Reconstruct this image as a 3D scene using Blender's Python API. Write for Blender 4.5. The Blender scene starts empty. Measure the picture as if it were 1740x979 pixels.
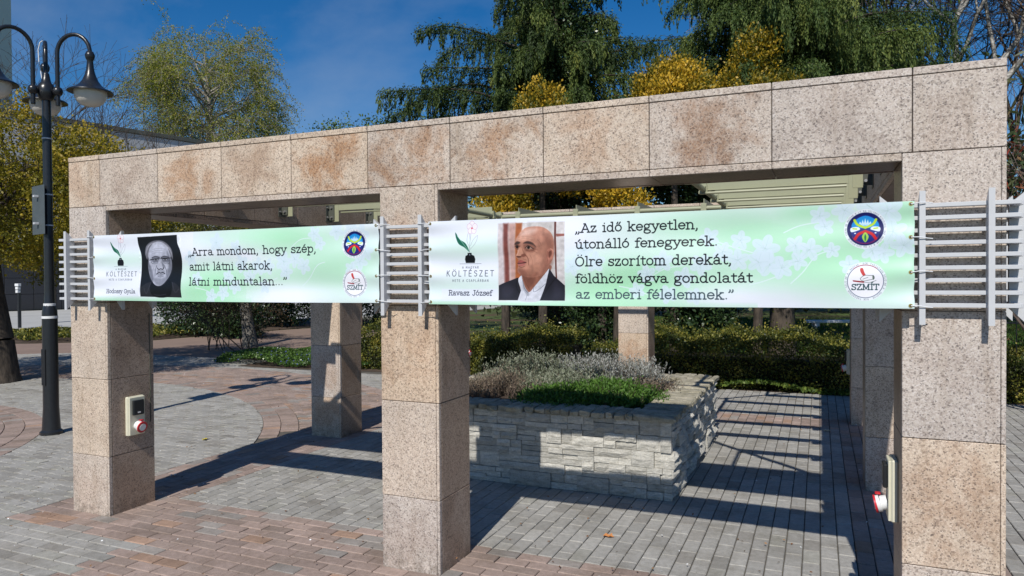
import bpy, math, random
import numpy as np
from mathutils import Vector, Matrix

# ------------------------------------------------------------------ camera, sky, sun
scene = bpy.context.scene
COL = scene.collection
random.seed(7)
R = math.radians

cam_d = bpy.data.cameras.new('camera')
cam = bpy.data.objects.new('camera', cam_d)
COL.objects.link(cam)
CAMP = Vector((5.0934, -3.5710, 1.70))
cF = Vector((-0.394677, 0.918717, -0.0137433))
cR = Vector((0.9188196, 0.3946228, -0.0065881))
cU = cR.cross(cF)
M4 = Matrix.Identity(4)
for i in range(3):
    M4[i][0] = cR[i]; M4[i][1] = cU[i]; M4[i][2] = -cF[i]; M4[i][3] = CAMP[i]
cam.matrix_world = M4
cam_d.sensor_width = 36.0
cam_d.lens = 1214.53 / 1740 * 36.0
cam_d.clip_start = 0.05
cam_d.clip_end = 900
scene.camera = cam

SUND = Vector((0.115, -1.0, 0.955)).normalized()      # towards the sun
sun_el = math.asin(SUND.z)
sun_az = math.atan2(SUND.x, SUND.y)
world = bpy.data.worlds.new('World')
scene.world = world
world.use_nodes = True
wn = world.node_tree
wn.nodes.clear()
sky = wn.nodes.new('ShaderNodeTexSky')
sky.sky_type = 'NISHITA'
sky.sun_disc = False
sky.sun_elevation = sun_el
sky.sun_rotation = sun_az
sky.altitude = 200
sky.air_density = 1.0
sky.dust_density = 0.15
sky.ozone_density = 4.0
bg = wn.nodes.new('ShaderNodeBackground')
bg.inputs['Strength'].default_value = 0.087
wo = wn.nodes.new('ShaderNodeOutputWorld')
# thin cirrus: a pale veil in soft streaks
tc = wn.nodes.new('ShaderNodeTexCoord')
mp = wn.nodes.new('ShaderNodeMapping')
mp.inputs['Rotation'].default_value = (0.2, 0.1, 0.6)
mp.inputs['Scale'].default_value = (1.4, 4.2, 5.0)
nz = wn.nodes.new('ShaderNodeTexNoise')
nz.inputs['Scale'].default_value = 1.6
nz.inputs['Detail'].default_value = 6
nz.inputs['Roughness'].default_value = 0.55
rp = wn.nodes.new('ShaderNodeMapRange')
rp.inputs['From Min'].default_value = 0.46
rp.inputs['From Max'].default_value = 0.82
rp.inputs['To Max'].default_value = 0.32
mx = wn.nodes.new('ShaderNodeMix')
mx.data_type = 'RGBA'
mx.inputs['B'].default_value = (4.2, 5.0, 6.4, 1)
wn.links.new(tc.outputs['Generated'], mp.inputs['Vector'])
wn.links.new(mp.outputs['Vector'], nz.inputs['Vector'])
wn.links.new(nz.outputs['Fac'], rp.inputs['Value'])
wn.links.new(rp.outputs['Result'], mx.inputs['Factor'])
hs = wn.nodes.new('ShaderNodeHueSaturation')
hs.inputs['Saturation'].default_value = 1.38
hs.inputs['Hue'].default_value = 0.505
hs.inputs['Value'].default_value = 1.0
wn.links.new(sky.outputs['Color'], hs.inputs['Color'])
wn.links.new(hs.outputs['Color'], mx.inputs['A'])
wn.links.new(mx.outputs['Result'], bg.inputs['Color'])
wn.links.new(bg.outputs['Background'], wo.inputs['Surface'])

sd = bpy.data.lights.new('sun', 'SUN')
sd.energy = 4.5
sd.angle = R(0.53)
sd.color = (1.0, 0.955, 0.88)
so = bpy.data.objects.new('sun', sd)
so.rotation_euler = SUND.to_track_quat('Z', 'Y').to_euler()
so.location = (0, 0, 20)
COL.objects.link(so)

scene.view_settings.view_transform = 'Standard'
scene.view_settings.look = 'None'
scene.view_settings.gamma = 1.0
scene.view_settings.exposure = 0.0

# ------------------------------------------------------------------ helpers
def mesh_np(name, v, f, mat=None, attrs=None, smooth=False, mats=None, midx=None):
    """v (N,3); f: list of faces or (M,k) int array"""
    me = bpy.data.meshes.new(name)
    v = np.asarray(v, dtype=np.float32)
    if isinstance(f, np.ndarray):
        n, k = f.shape
        me.vertices.add(len(v)); me.vertices.foreach_set('co', v.ravel())
        me.loops.add(n * k); me.loops.foreach_set('vertex_index', f.ravel().astype(np.int32))
        me.polygons.add(n); me.polygons.foreach_set('loop_start', (np.arange(n) * k).astype(np.int32))
        me.update(calc_edges=True)
    else:
        me.from_pydata(v.tolist(), [], f)
        me.update()
    if smooth:
        me.polygons.foreach_set('use_smooth', np.ones(len(me.polygons), bool))
    if attrs:
        for an, arr in attrs.items():
            arr = np.asarray(arr, dtype=np.float32)
            if arr.ndim == 1:
                a = me.attributes.new(an, 'FLOAT', 'FACE'); a.data.foreach_set('value', arr)
            else:
                a = me.attributes.new(an, 'FLOAT_COLOR', 'FACE'); a.data.foreach_set('color', arr.ravel())
    if mats:
        for m in mats: me.materials.append(m)
        if midx is not None: me.polygons.foreach_set('material_index', np.asarray(midx, dtype=np.int32))
    elif mat: me.materials.append(mat)
    return me

def link(name, me, parent=None, loc=(0, 0, 0), rot=(0, 0, 0), color=None, kind=None):
    o = bpy.data.objects.new(name, me)
    COL.objects.link(o)
    o.location = loc; o.rotation_euler = rot
    if parent: o.parent = parent
    if color: o.color = (*color, 1)
    if kind: o['kind'] = kind
    return o

def thing(name, label, cat, loc=(0, 0, 0), rot=(0, 0, 0), group=None, me=None):
    o = bpy.data.objects.new(name, me)
    COL.objects.link(o)
    o.location = loc; o.rotation_euler = rot
    o['label'] = label; o['category'] = cat
    if group: o['group'] = group
    return o

class MB:
    """collects shapes into one mesh"""
    def __init__(s): s.v = []; s.f = []; s.m = []
    def add(s, v, f, m=0):
        b = len(s.v); s.v += [tuple(p) for p in v]
        s.f += [tuple(i + b for i in q) for q in f]; s.m += [m] * len(f); return s
    def box(s, x0, x1, y0, y1, z0, z1, c=0.002, m=0):
        cx, cy, cz = (x0 + x1) / 2, (y0 + y1) / 2, (z0 + z1) / 2
        v, f = cbox(abs(x1 - x0), abs(y1 - y0), abs(z1 - z0), c)
        return s.add([(a + cx, b + cy, d + cz) for a, b, d in v], f, m)
    def tube(s, pts, rad, n=10, m=0, caps=True):
        v, f = tube(pts, rad, n, caps); return s.add(v, f, m)
    def lathe(s, prof, n=20, c=(0, 0, 0), m=0):
        v = []; f = []
        for (r, z) in prof:
            for i in range(n):
                a = 2 * math.pi * i / n
                v.append((c[0] + r * math.cos(a), c[1] + r * math.sin(a), c[2] + z))
        for j in range(len(prof) - 1):
            for i in range(n):
                f.append((j * n + i, j * n + (i + 1) % n, (j + 1) * n + (i + 1) % n, (j + 1) * n + i))
        f.append(tuple(range(n - 1, -1, -1))); f.append(tuple(range((len(prof) - 1) * n, len(prof) * n)))
        return s.add(v, f, m)
    def mesh(s, name, *mats, smooth=False):
        me = mesh_np(name, s.v, s.f, mats=list(mats), midx=s.m)
        if smooth:
            me.polygons.foreach_set('use_smooth', np.ones(len(me.polygons), bool))
            try: me.set_sharp_from_angle(angle=R(40))
            except Exception: pass
        return me

def cbox(sx, sy, sz, c=0.002):
    hx, hy, hz = sx / 2, sy / 2, sz / 2
    c = min(c, hx * .45, hy * .45, hz * .45)
    v = []; idx = {}
    for X in (-1, 1):
        for Y in (-1, 1):
            for Z in (-1, 1):
                for ax in range(3):
                    p = [X * (hx - c), Y * (hy - c), Z * (hz - c)]
                    p[ax] = (X * hx, Y * hy, Z * hz)[ax]
                    idx[(X, Y, Z, ax)] = len(v); v.append(tuple(p))
    f = []
    def q(*k): f.append(tuple(idx[i] for i in k))
    for s in (-1, 1):
        a = [(s, -1, -1, 0), (s, 1, -1, 0), (s, 1, 1, 0), (s, -1, 1, 0)]; q(*(a if s > 0 else a[::-1]))
        a = [(-1, s, -1, 1), (-1, s, 1, 1), (1, s, 1, 1), (1, s, -1, 1)]; q(*(a if s > 0 else a[::-1]))
        a = [(-1, -1, s, 2), (1, -1, s, 2), (1, 1, s, 2), (-1, 1, s, 2)]; q(*(a if s > 0 else a[::-1]))
    for a in (-1, 1):
        for b in (-1, 1):
            t = [(a, b, -1, 0), (a, b, -1, 1), (a, b, 1, 1), (a, b, 1, 0)]; q(*(t if a * b > 0 else t[::-1]))
            t = [(-1, a, b, 1), (-1, a, b, 2), (1, a, b, 2), (1, a, b, 1)]; q(*(t if a * b > 0 else t[::-1]))
            t = [(a, -1, b, 2), (a, -1, b, 0), (a, 1, b, 0), (a, 1, b, 2)]; q(*(t if a * b > 0 else t[::-1]))
    for X in (-1, 1):
        for Y in (-1, 1):
            for Z in (-1, 1):
                t = [(X, Y, Z, 0), (X, Y, Z, 1), (X, Y, Z, 2)]; q(*(t if X * Y * Z > 0 else t[::-1]))
    return v, f

def tube(pts, rad, n=8, caps=True):
    pts = [Vector(p) for p in pts]
    if not hasattr(rad, '__len__'): rad = [rad] * len(pts)
    v = []; f = []
    up = None
    for i, p in enumerate(pts):
        d = (pts[min(i + 1, len(pts) - 1)] - pts[max(i - 1, 0)]).normalized()
        if up is None:
            up = Vector((0, 0, 1)) if abs(d.z) < .9 else Vector((1, 0, 0))
        a = d.cross(up).normalized(); b = a.cross(d).normalized(); up = b
        for k in range(n):
            t = 2 * math.pi * k / n
            v.append(tuple(p + (a * math.cos(t) + b * math.sin(t)) * rad[i]))
    for i in range(len(pts) - 1):
        for k in range(n):
            f.append((i * n + k, i * n + (k + 1) % n, (i + 1) * n + (k + 1) % n, (i + 1) * n + k))
    if caps:
        f.append(tuple(range(n - 1, -1, -1))); f.append(tuple((len(pts) - 1) * n + k for k in range(n)))
    return v, f

# ------------------------------------------------------------------ materials
def newmat(name):
    m = bpy.data.materials.new(name); m.use_nodes = True
    nt = m.node_tree; b = nt.nodes['Principled BSDF']
    return m, nt, b
def node(nt, t, **k):
    n = nt.nodes.new(t)
    for a, v in k.items():
        if a in n.inputs: n.inputs[a].default_value = v
        else: setattr(n, a, v)
    return n
def ramp(nt, fac, stops, interp='LINEAR'):
    r = nt.nodes.new('ShaderNodeValToRGB'); e = r.color_ramp.elements
    r.color_ramp.interpolation = interp
    while len(e) < len(stops): e.new(0.5)
    for i, (p, c) in enumerate(stops):
        e[i].position = p; e[i].color = (*c, 1) if len(c) == 3 else c
    nt.links.new(fac, r.inputs['Fac']); return r.outputs['Color']
def mixc(nt, fac, a, b, mode='MIX'):
    m = nt.nodes.new('ShaderNodeMix'); m.data_type = 'RGBA'; m.blend_type = mode
    for k, s in (('Factor', fac), ('A', a), ('B', b)):
        if isinstance(s, (int, float)): m.inputs[k].default_value = s
        elif isinstance(s, tuple): m.inputs[k].default_value = (*s, 1) if len(s) == 3 else s
        else: nt.links.new(s, m.inputs[k])
    return m.outputs['Result']
def math_(nt, op, a, b=0.0, clamp=False):
    m = nt.nodes.new('ShaderNodeMath'); m.operation = op; m.use_clamp = clamp
    for i, s in enumerate((a, b)):
        if isinstance(s, (int, float)): m.inputs[i].default_value = s
        else: nt.links.new(s, m.inputs[i])
    return m.outputs[0]
def mrange(nt, v, a, b, c=0., d=1., smooth=False):
    m = nt.nodes.new('ShaderNodeMapRange')
    if smooth: m.interpolation_type = 'SMOOTHSTEP'
    nt.links.new(v, m.inputs['Value'])
    for k, x in zip(('From Min', 'From Max', 'To Min', 'To Max'), (a, b, c, d)): m.inputs[k].default_value = x
    return m.outputs['Result']
def noise(nt, scale, detail=4, rough=.5, vec=None, dist=0.):
    n = nt.nodes.new('ShaderNodeTexNoise')
    n.inputs['Scale'].default_value = scale; n.inputs['Detail'].default_value = detail
    n.inputs['Roughness'].default_value = rough; n.inputs['Distortion'].default_value = dist
    if vec is not None: nt.links.new(vec, n.inputs['Vector'])
    return n.outputs['Fac']
def bump(nt, b, h, strength=.3, dist=.002):
    n = nt.nodes.new('ShaderNodeBump'); n.inputs['Strength'].default_value = strength
    n.inputs['Distance'].default_value = dist
    nt.links.new(h, n.inputs['Height']); nt.links.new(n.outputs['Normal'], b.inputs['Normal'])

def mat_simple(name, col, rough=.6, metal=0., var=.12, scale=12., bumps=0., spec=.5):
    m, nt, b = newmat(name)
    pos = node(nt, 'ShaderNodeNewGeometry').outputs['Position']
    n1 = noise(nt, scale, 5, .6, pos)
    n2 = noise(nt, scale * 7, 3, .6, pos)
    s = mrange(nt, math_(nt, 'ADD', math_(nt, 'MULTIPLY', n1, .7), math_(nt, 'MULTIPLY', n2, .3)), .3, .7, 1 - var, 1 + var)
    c = nt.nodes.new('ShaderNodeVectorMath'); c.operation = 'SCALE'
    c.inputs[0].default_value = col; nt.links.new(s, c.inputs['Scale'])
    nt.links.new(c.outputs[0], b.inputs['Base Color'])
    b.inputs['Roughness'].default_value = rough; b.inputs['Metallic'].default_value = metal
    b.inputs['Specular IOR Level'].default_value = spec
    if bumps: bump(nt, b, n2, bumps, .004)
    return m

def mat_granite(name, rough=.62, polished=False):
    m, nt, b = newmat(name)
    tcn = nt.nodes.new('ShaderNodeTexCoord'); oi = nt.nodes.new('ShaderNodeObjectInfo')
    off = nt.nodes.new('ShaderNodeVectorMath'); off.operation = 'SCALE'; off.inputs[0].default_value = (7.3, 3.1, 9.7)
    nt.links.new(oi.outputs['Random'], off.inputs['Scale'])
    ad = nt.nodes.new('ShaderNodeVectorMath'); ad.operation = 'ADD'
    nt.links.new(tcn.outputs['Object'], ad.inputs[0]); nt.links.new(off.outputs[0], ad.inputs[1])
    vec = ad.outputs[0]
    sep = nt.nodes.new('ShaderNodeSeparateColor'); nt.links.new(oi.outputs['Color'], sep.inputs[0])
    vo = node(nt, 'ShaderNodeTexVoronoi', Scale=190.); nt.links.new(vec, vo.inputs['Vector'])
    vs = nt.nodes.new('ShaderNodeSeparateColor'); nt.links.new(vo.outputs['Color'], vs.inputs[0])
    grains = ramp(nt, vs.outputs[0], [(0, (.22, .195, .18)), (.08, (.27, .24, .22)), (.12, (.43, .375, .335)), (.45, (.51, .448, .395)),
                                     (.7, (.55, .50, .44)), (1, (.62, .57, .53))])
    v2 = node(nt, 'ShaderNodeTexVoronoi', Scale=98.); nt.links.new(vec, v2.inputs['Vector'])
    v2s = nt.nodes.new('ShaderNodeSeparateColor'); nt.links.new(v2.outputs['Color'], v2s.inputs[0])
    g2 = ramp(nt, v2s.outputs[1], [(0, (.60, .57, .55)), (.10, (.68, .65, .63)), (.2, (.97, .96, .95)), (1, (1.05, 1.04, 1.03))])
    c = mixc(nt, .8, grains, g2, 'MULTIPLY')
    # tone of the single slab
    tone = ramp(nt, sep.outputs[2], [(0, (.86, .88, .93)), (.35, (1.0, .97, .955)), (.65, (1.07, .97, .85)), (1, (1.10, .93, .75))])
    c = mixc(nt, 1., c, tone, 'MULTIPLY')
    big = noise(nt, 2.6, 4, .55, vec)
    c = mixc(nt, 1., c, ramp(nt, big, [(.3, (.86, .86, .86)), (.7, (1.1, 1.1, 1.1))]), 'MULTIPLY')
    # blotchy stains, strongest towards the middle of a slab
    ln = nt.nodes.new('ShaderNodeVectorMath'); ln.operation = 'LENGTH'
    nt.links.new(tcn.outputs['Object'], ln.inputs[0])
    rad = mrange(nt, ln.outputs['Value'], .03, .34, .15, -.10)
    st = noise(nt, 5.0, 6, .66, vec, .7)
    stm = mrange(nt, math_(nt, 'ADD', st, rad), .43, .70, 0, 1, True)
    stm = math_(nt, 'MULTIPLY', stm, sep.outputs[0])
    stm = math_(nt, 'MULTIPLY', stm, mrange(nt, noise(nt, 110, 2, .5, vec), .25, .65, .55, 1.0), True)
    stc = mixc(nt, sep.outputs[1], (.50, .42, .39), (.66, .42, .25))
    c = mixc(nt, stm, c, mixc(nt, 1., c, stc, 'MULTIPLY'))
    # grime in streaks
    mpn = nt.nodes.new('ShaderNodeMapping'); mpn.inputs['Scale'].default_value = (14, 14, 1.6)
    nt.links.new(vec, mpn.inputs['Vector'])
    sk = noise(nt, 1., 4, .6, mpn.outputs[0])
    c = mixc(nt, mrange(nt, sk, .52, .78, 0, .5), c, mixc(nt, 1., c, (.66, .58, .48), 'MULTIPLY'))
    # splash dirt at the feet
    gp = nt.nodes.new('ShaderNodeNewGeometry'); sx_ = nt.nodes.new('ShaderNodeSeparateXYZ'); nt.links.new(gp.outputs['Position'], sx_.inputs[0])
    dirt = math_(nt, 'MULTIPLY', mrange(nt, sx_.outputs['Z'], .0, .16, 1., 0.), mrange(nt, noise(nt, 16, 4, .65, gp.outputs['Position']), .38, .62), True)
    c = mixc(nt, math_(nt, 'MULTIPLY', dirt, .65), c, (.13, .105, .08))
    nt.links.new(c, b.inputs['Base Color'])
    b.inputs['Roughness'].default_value = rough
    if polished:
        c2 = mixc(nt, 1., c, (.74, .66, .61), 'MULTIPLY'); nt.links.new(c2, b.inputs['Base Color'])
    if not polished:
        bump(nt, b, vs.outputs[0], .25, .0012)
    else:
        b.inputs['Specular IOR Level'].default_value = .5
    return m

G_FRONT = mat_granite('granite_flamed', .72)
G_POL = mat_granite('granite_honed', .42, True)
# soffit: the same stone, browner and polished
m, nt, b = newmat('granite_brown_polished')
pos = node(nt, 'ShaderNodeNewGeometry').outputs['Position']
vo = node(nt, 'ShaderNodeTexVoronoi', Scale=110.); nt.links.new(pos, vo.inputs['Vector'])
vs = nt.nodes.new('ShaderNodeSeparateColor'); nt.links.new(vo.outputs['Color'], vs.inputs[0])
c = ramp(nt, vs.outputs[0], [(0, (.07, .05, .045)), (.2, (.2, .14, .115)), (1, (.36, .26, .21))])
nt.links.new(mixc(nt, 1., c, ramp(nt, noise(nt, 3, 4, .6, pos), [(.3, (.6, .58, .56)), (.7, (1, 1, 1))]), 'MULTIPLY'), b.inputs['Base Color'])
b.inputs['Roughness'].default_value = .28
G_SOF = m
M_CORE = mat_simple('mortar', (.10, .085, .075), .9, bumps=.2)

def mat_paver(name, src):
    m, nt, b = newmat(name)
    if src == 'obj':
        col = nt.nodes.new('ShaderNodeObjectInfo').outputs['Color']
    else:
        a = nt.nodes.new('ShaderNodeAttribute'); a.attribute_name = 'Col'; col = a.outputs['Color']
    pos = node(nt, 'ShaderNodeNewGeometry').outputs['Position']
    g = noise(nt, 260, 3, .7, pos); d = noise(nt, 3.2, 6, .62, pos); d2 = noise(nt, 28, 4, .6, pos)
    c = mixc(nt, 1., col, ramp(nt, g, [(.25, (.68, .68, .68)), (.75, (1.28, 1.28, 1.28))]), 'MULTIPLY')
    c = mixc(nt, 1., c, ramp(nt, d2, [(.3, (.84, .84, .83)), (.7, (1.12, 1.12, 1.12))]), 'MULTIPLY')
    c = mixc(nt, mrange(nt, d, .46, .70, 0, .8), c, mixc(nt, 1., c, (.68, .66, .62), 'MULTIPLY'))
    d3 = noise(nt, 75, 3, .75, pos)
    c = mixc(nt, mrange(nt, d3, .66, .74, 0, .7), c, (.46, .44, .40))
    c = mixc(nt, mrange(nt, noise(nt, 55, 2, .6, pos), .70, .76, 0, .7), c, (.06, .055, .045))
    nt.links.new(c, b.inputs['Base Color']); b.inputs['Roughness'].default_value = .85
    b.inputs['Specular IOR Level'].default_value = .35
    bump(nt, b, g, .35, .0015)
    return m
P_OBJ = mat_paver('paver_concrete_piece', 'obj')
P_ATT = mat_paver('paver_concrete', 'att')

def mat_leaf(name, stops, trans=.3, rough=.5):
    m, nt, b = newmat(name)
    a = nt.nodes.new('ShaderNodeAttribute'); a.attribute_name = 'v'
    c = ramp(nt, a.outputs['Fac'], stops)
    nt.links.new(c, b.inputs['Base Color']); b.inputs['Roughness'].default_value = rough
    b.inputs['Specular IOR Level'].default_value = .35
    t = nt.nodes.new('ShaderNodeBsdfTranslucent')
    nt.links.new(mixc(nt, 1., c, (1.1, 1.25, .6), 'MULTIPLY'), t.inputs['Color'])
    ms = nt.nodes.new('ShaderNodeMixShader'); ms.inputs[0].default_value = trans
    nt.links.new(b.outputs[0], ms.inputs[1]); nt.links.new(t.outputs[0], ms.inputs[2])
    nt.links.new(ms.outputs[0], nt.nodes['Material Output'].inputs['Surface'])
    return m

def mat_bark(name, c0, c1, scale=(9, 9, 2.5), bands=False):
    m, nt, b = newmat(name)
    pos = node(nt, 'ShaderNodeNewGeometry').outputs['Position']
    mpn = nt.nodes.new('ShaderNodeMapping'); mpn.inputs['Scale'].default_value = scale
    nt.links.new(pos, mpn.inputs['Vector'])
    n = noise(nt, 2., 6, .65, mpn.outputs[0])
    nt.links.new(ramp(nt, n, [(.35, c0), (.62, c1)]), b.inputs['Base Color'])
    b.inputs['Roughness'].default_value = .9
    bump(nt, b, n, .8, .02)
    return m

M_OLIVE = mat_simple('olive_painted_steel', (.32, .325, .21), .42, var=.05, scale=5)
M_DARKGREEN = mat_simple('dark_steel_bracket', (.075, .08, .065), .5, var=.1)
M_BOLT = mat_simple('galvanised_bolt', (.6, .6, .6), .35, .9, var=.1)
M_TRELLIS = mat_simple('trellis_grey_paint', (.53, .54, .56), .5, var=.05, scale=8)
M_BLACKPAINT = mat_simple('lamp_black_paint', (.016, .018, .022), .28, var=.25, scale=30, bumps=.15)
M_OPAL = mat_simple('opal_glass', (.62, .60, .55), .22, var=.04)
M_WHITE = mat_simple('white_plastic', (.74, .75, .75), .4, var=.04)
M_BEIGE = mat_simple('socket_beige_plastic', (.66, .64, .50), .45, var=.05)
M_BLACKP = mat_simple('black_plastic', (.015, .017, .02), .35, var=.1)
M_RED = mat_simple('red_plastic', (.55, .02, .03), .4, var=.05)
M_SOIL = mat_simple('soil', (.075, .05, .034), .95, var=.5, scale=6, bumps=1.)

# ------------------------------------------------------------------ ground and paths
def sheet(name, poly, z, mat):
    return link(name, mesh_np(name, [(x, y, z) for x, y in poly], [tuple(range(len(poly)))], mat), kind='structure')

m, nt, b = newmat('grass_ground')
pos = node(nt, 'ShaderNodeNewGeometry').outputs['Position']
n1 = noise(nt, .35, 5, .6, pos); n2 = noise(nt, 22, 4, .7, pos)
c = ramp(nt, n1, [(.38, (.095, .058, .034)), (.47, (.06, .075, .02)), (.6, (.085, .14, .03))])
c = mixc(nt, 1., c, ramp(nt, n2, [(.3, (.5, .5, .5)), (.7, (1.4, 1.4, 1.3))]), 'MULTIPLY')
nt.links.new(c, b.inputs['Base Color']); b.inputs['Roughness'].default_value = .95
bump(nt, b, n2, .8, .03)
M_GRASS = m
sheet('ground', [(-700, -700), (700, -700), (700, 700), (-700, 700)], -.035, M_GRASS)
M_BED = mat_simple('jointing_sand', (.10, .09, .075), .95, var=.35, scale=9, bumps=.4)
M_PATH = mat_simple('path_asphalt_pink', (.24, .17, .135), .92, var=.14, scale=1.6, bumps=.3)
M_ROAD = mat_simple('road_pale_concrete', (.40, .40, .385), .9, var=.12, scale=.5)
M_KERB = mat_simple('kerb_concrete', (.33, .33, .31), .9, var=.15, scale=4, bumps=.3)
sheet('path', [(-30, -8), (-7, -8), (-4, 7.3), (-6.6, 10.2), (-7.6, 16.0), (-8, 19), (-11.2, 19), (-12.2, 13.9), (-12.56, 11.3), (-14.9, 9.4), (-30, 3.0)], -.027, M_PATH)
sheet('road', [(-20.3, 11.8), (-16, 17.5), (-12.5, 22.5), (-11, 60), (-35, 60), (-34, 34), (-38, 22), (-60, -10), (-33, -10)], -.02, M_ROAD)
# planted beds (soil) between path and road
sheet('planting_bed', [(-30, 3.2), (-14.9, 9.6), (-12.7, 11.4), (-12.4, 14), (-11.4, 19), (-12.4, 22), (-15.8, 17.2), (-20.1, 11.5), (-31, -2)], -.021, M_SOIL)
kb = MB()
for (a, c_) in (((-33, -10.2), (-20.2, 11.6)), ((-20.2, 11.6), (-15.9, 17.3)), ((-15.9, 17.3), (-12.4, 22.4))):
    A, B = Vector((*a, 0)), Vector((*c_, 0)); d = (B - A); L = d.length; ang = math.atan2(d.y, d.x)
    v, f = cbox(L, .14, .16, .012)
    rm = Matrix.Rotation(ang, 4, 'Z'); mid = (A + B) / 2
    kb.add([tuple(rm @ Vector(p) + mid + Vector((0, 0, .04))) for p in v], f)
link('kerb', kb.mesh('kerb', M_KERB), kind='structure')

# paved square ----------------------------------------------------------------
paving = link('paving', mesh_np('paving', [(-15, -4.6, -.012), (14, -4.6, -.012), (14, 7.62, -.012), (-3.0, 7.62, -.012), (-5.2, 7.45, -.012), (-9.4, 8.4, -.012), (-15, 6.2, -.012)],
              [(0, 1, 2, 3, 4, 5, 6)], M_BED), kind='structure')
CC = np.array([-5.445, -1.057])
rngp = random.Random(3)
def pcol(red, x, y):
    if red:
        c = [.345, .262, .224]; k = rngp.gauss(1, .085)
        t = rngp.random()
        if t < .08: c = [.36, .24, .175]
        elif t < .30: c = [.305, .235, .20]
        elif t < .38: c = [.30, .27, .245]
    else:
        c = [.35, .338, .312]; k = rngp.gauss(1, .06)
        t = rngp.random()
        if t < .10: c = [.285, .27, .245]
        elif t < .2: c = [.34, .33, .295]
    return [max(.03, a * k) for a in c]
PV, PF, PC = [], [], []
rects = []      # candidate single bricks (cx,cy,lx,ly,color)
def prism(poly, col, ch=.004):
    n = len(poly); cx = sum(p[0] for p in poly) / n; cy = sum(p[1] for p in poly) / n
    h = rngp.uniform(-.0022, .0012); tx = rngp.gauss(0, .008); ty = rngp.gauss(0, .008)
    b = len(PV)
    for (x, y) in poly:
        dx, dy = x - cx, y - cy; L = math.hypot(dx, dy) or 1; k = (L - ch * 1.3) / L
        PV.append((cx + dx * k, cy + dy * k, h + tx * dx + ty * dy))
    for (x, y) in poly: PV.append((x, y, h - .004 + tx * (x - cx) + ty * (y - cy)))
    for (x, y) in poly: PV.append((x, y, -.02))
    PF.append(tuple(range(b, b + n))); PC.append(col)
    for r in (0, 1):
        for i in range(n):
            j = (i + 1) % n
            PF.append((b + r * n + i, b + (r + 1) * n + i, b + (r + 1) * n + j, b + r * n + j)); PC.append(col)
J = .006
def brick(cx, cy, lx, ly, red):
    rects.append((cx, cy, lx - J, ly - J, pcol(red, cx, cy), red))
def fill(x0, x1, y0, y1, along, red, skip=None):
    w, L = .1, .2
    if along == 'X':
        rows = int(round((y1 - y0) / w))
        for r in range(rows):
            y = y0 + (r + .5) * w; x = x0; first = (r % 2 == 1)
            while x < x1 - 1e-6:
                l = L / 2 if first else L; first = False
                l = min(l, x1 - x)
                if not (skip and skip(x + l / 2, y)): brick(x + l / 2, y, l, w, red(x + l / 2, y) if callable(red) else red)
                x += l
    else:
        cols = int(round((x1 - x0) / w))
        for r in range(cols):
            x = x0 + (r + .5) * w; y = y0; first = (r % 2 == 1)
            while y < y1 - 1e-6:
                l = L / 2 if first else L; first = False
                l = min(l, y1 - y)
                if not (skip and skip(x, y + l / 2)): brick(x, y + l / 2, w, l, red(x, y + l / 2) if callable(red) else red)
                y += l
fill(.5, 5.3, .5, 5.1, 'Y', False, lambda x, y: 1.85 < x < 3.85 and 2.05 < y < 4.1)
fill(-.3, 6.1, -.3, .5, 'X', True)
fill(-.3, .5, .5, 5.1, 'Y', True)
fill(5.3, 6.1, .5, 5.1, 'Y', True)
fill(-.3, 6.1, 5.1, 5.7, 'Y', True)
fill(-.3, 9.1, 5.7, 7.6, 'Y', False)
fill(6.1, 9.1, -2.3, 5.7, 'Y', False)
fill(-4.7, 6.1, -1.8, -.3, 'X', lambda x, y: x > 1.1)
# the bricks that show largest, each as a piece of its own
def inframe(x, y):
    d = Vector((x, y, 0)) - CAMP; z = d.dot(cF)
    if z < .5: return None
    u = 1214.5 * d.dot(cR) / z; v = -1214.5 * d.dot(cU) / z
    if abs(u) > 872 or v > 492: return None
    return z
cand = []
for i, r in enumerate(rects):
    z = inframe(r[0], r[1])
    if z is None or abs(r[2] - r[3]) < .05: continue
    cxx, cyy = r[0], r[1]
    if any(px - .03 < cxx < px + .42 and -.03 < cyy < .42 for px in (0, 2.711, 5.43)): continue
    cand.append((z, i))
cand.sort(); single = set(i for _, i in cand[:300])
bme = []
for lng in (0, 1):
    v, f = cbox(.194, .094, .03, .0042)
    v = [(a, b_, c_ - .015) for a, b_, c_ in v]
    if lng: v = [(b_, a, c_) for a, b_, c_ in v]; f = [q[::-1] for q in f]
    bme.append(mesh_np('brick', v, f, P_OBJ))
for i, (cx, cy, lx, ly, col, red) in enumerate(rects):
    if i in single:
        link('brick', bme[0 if lx > ly else 1], paving, (cx, cy, rngp.uniform(-.002, .0015)), (rngp.gauss(0, .008), rngp.gauss(0, .008), rngp.gauss(0, .006)), color=col)
    else:
        hx, hy = lx / 2, ly / 2
        prism([(cx - hx, cy - hy), (cx + hx, cy - hy), (cx + hx, cy + hy), (cx - hx, cy + hy)], col)
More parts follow.
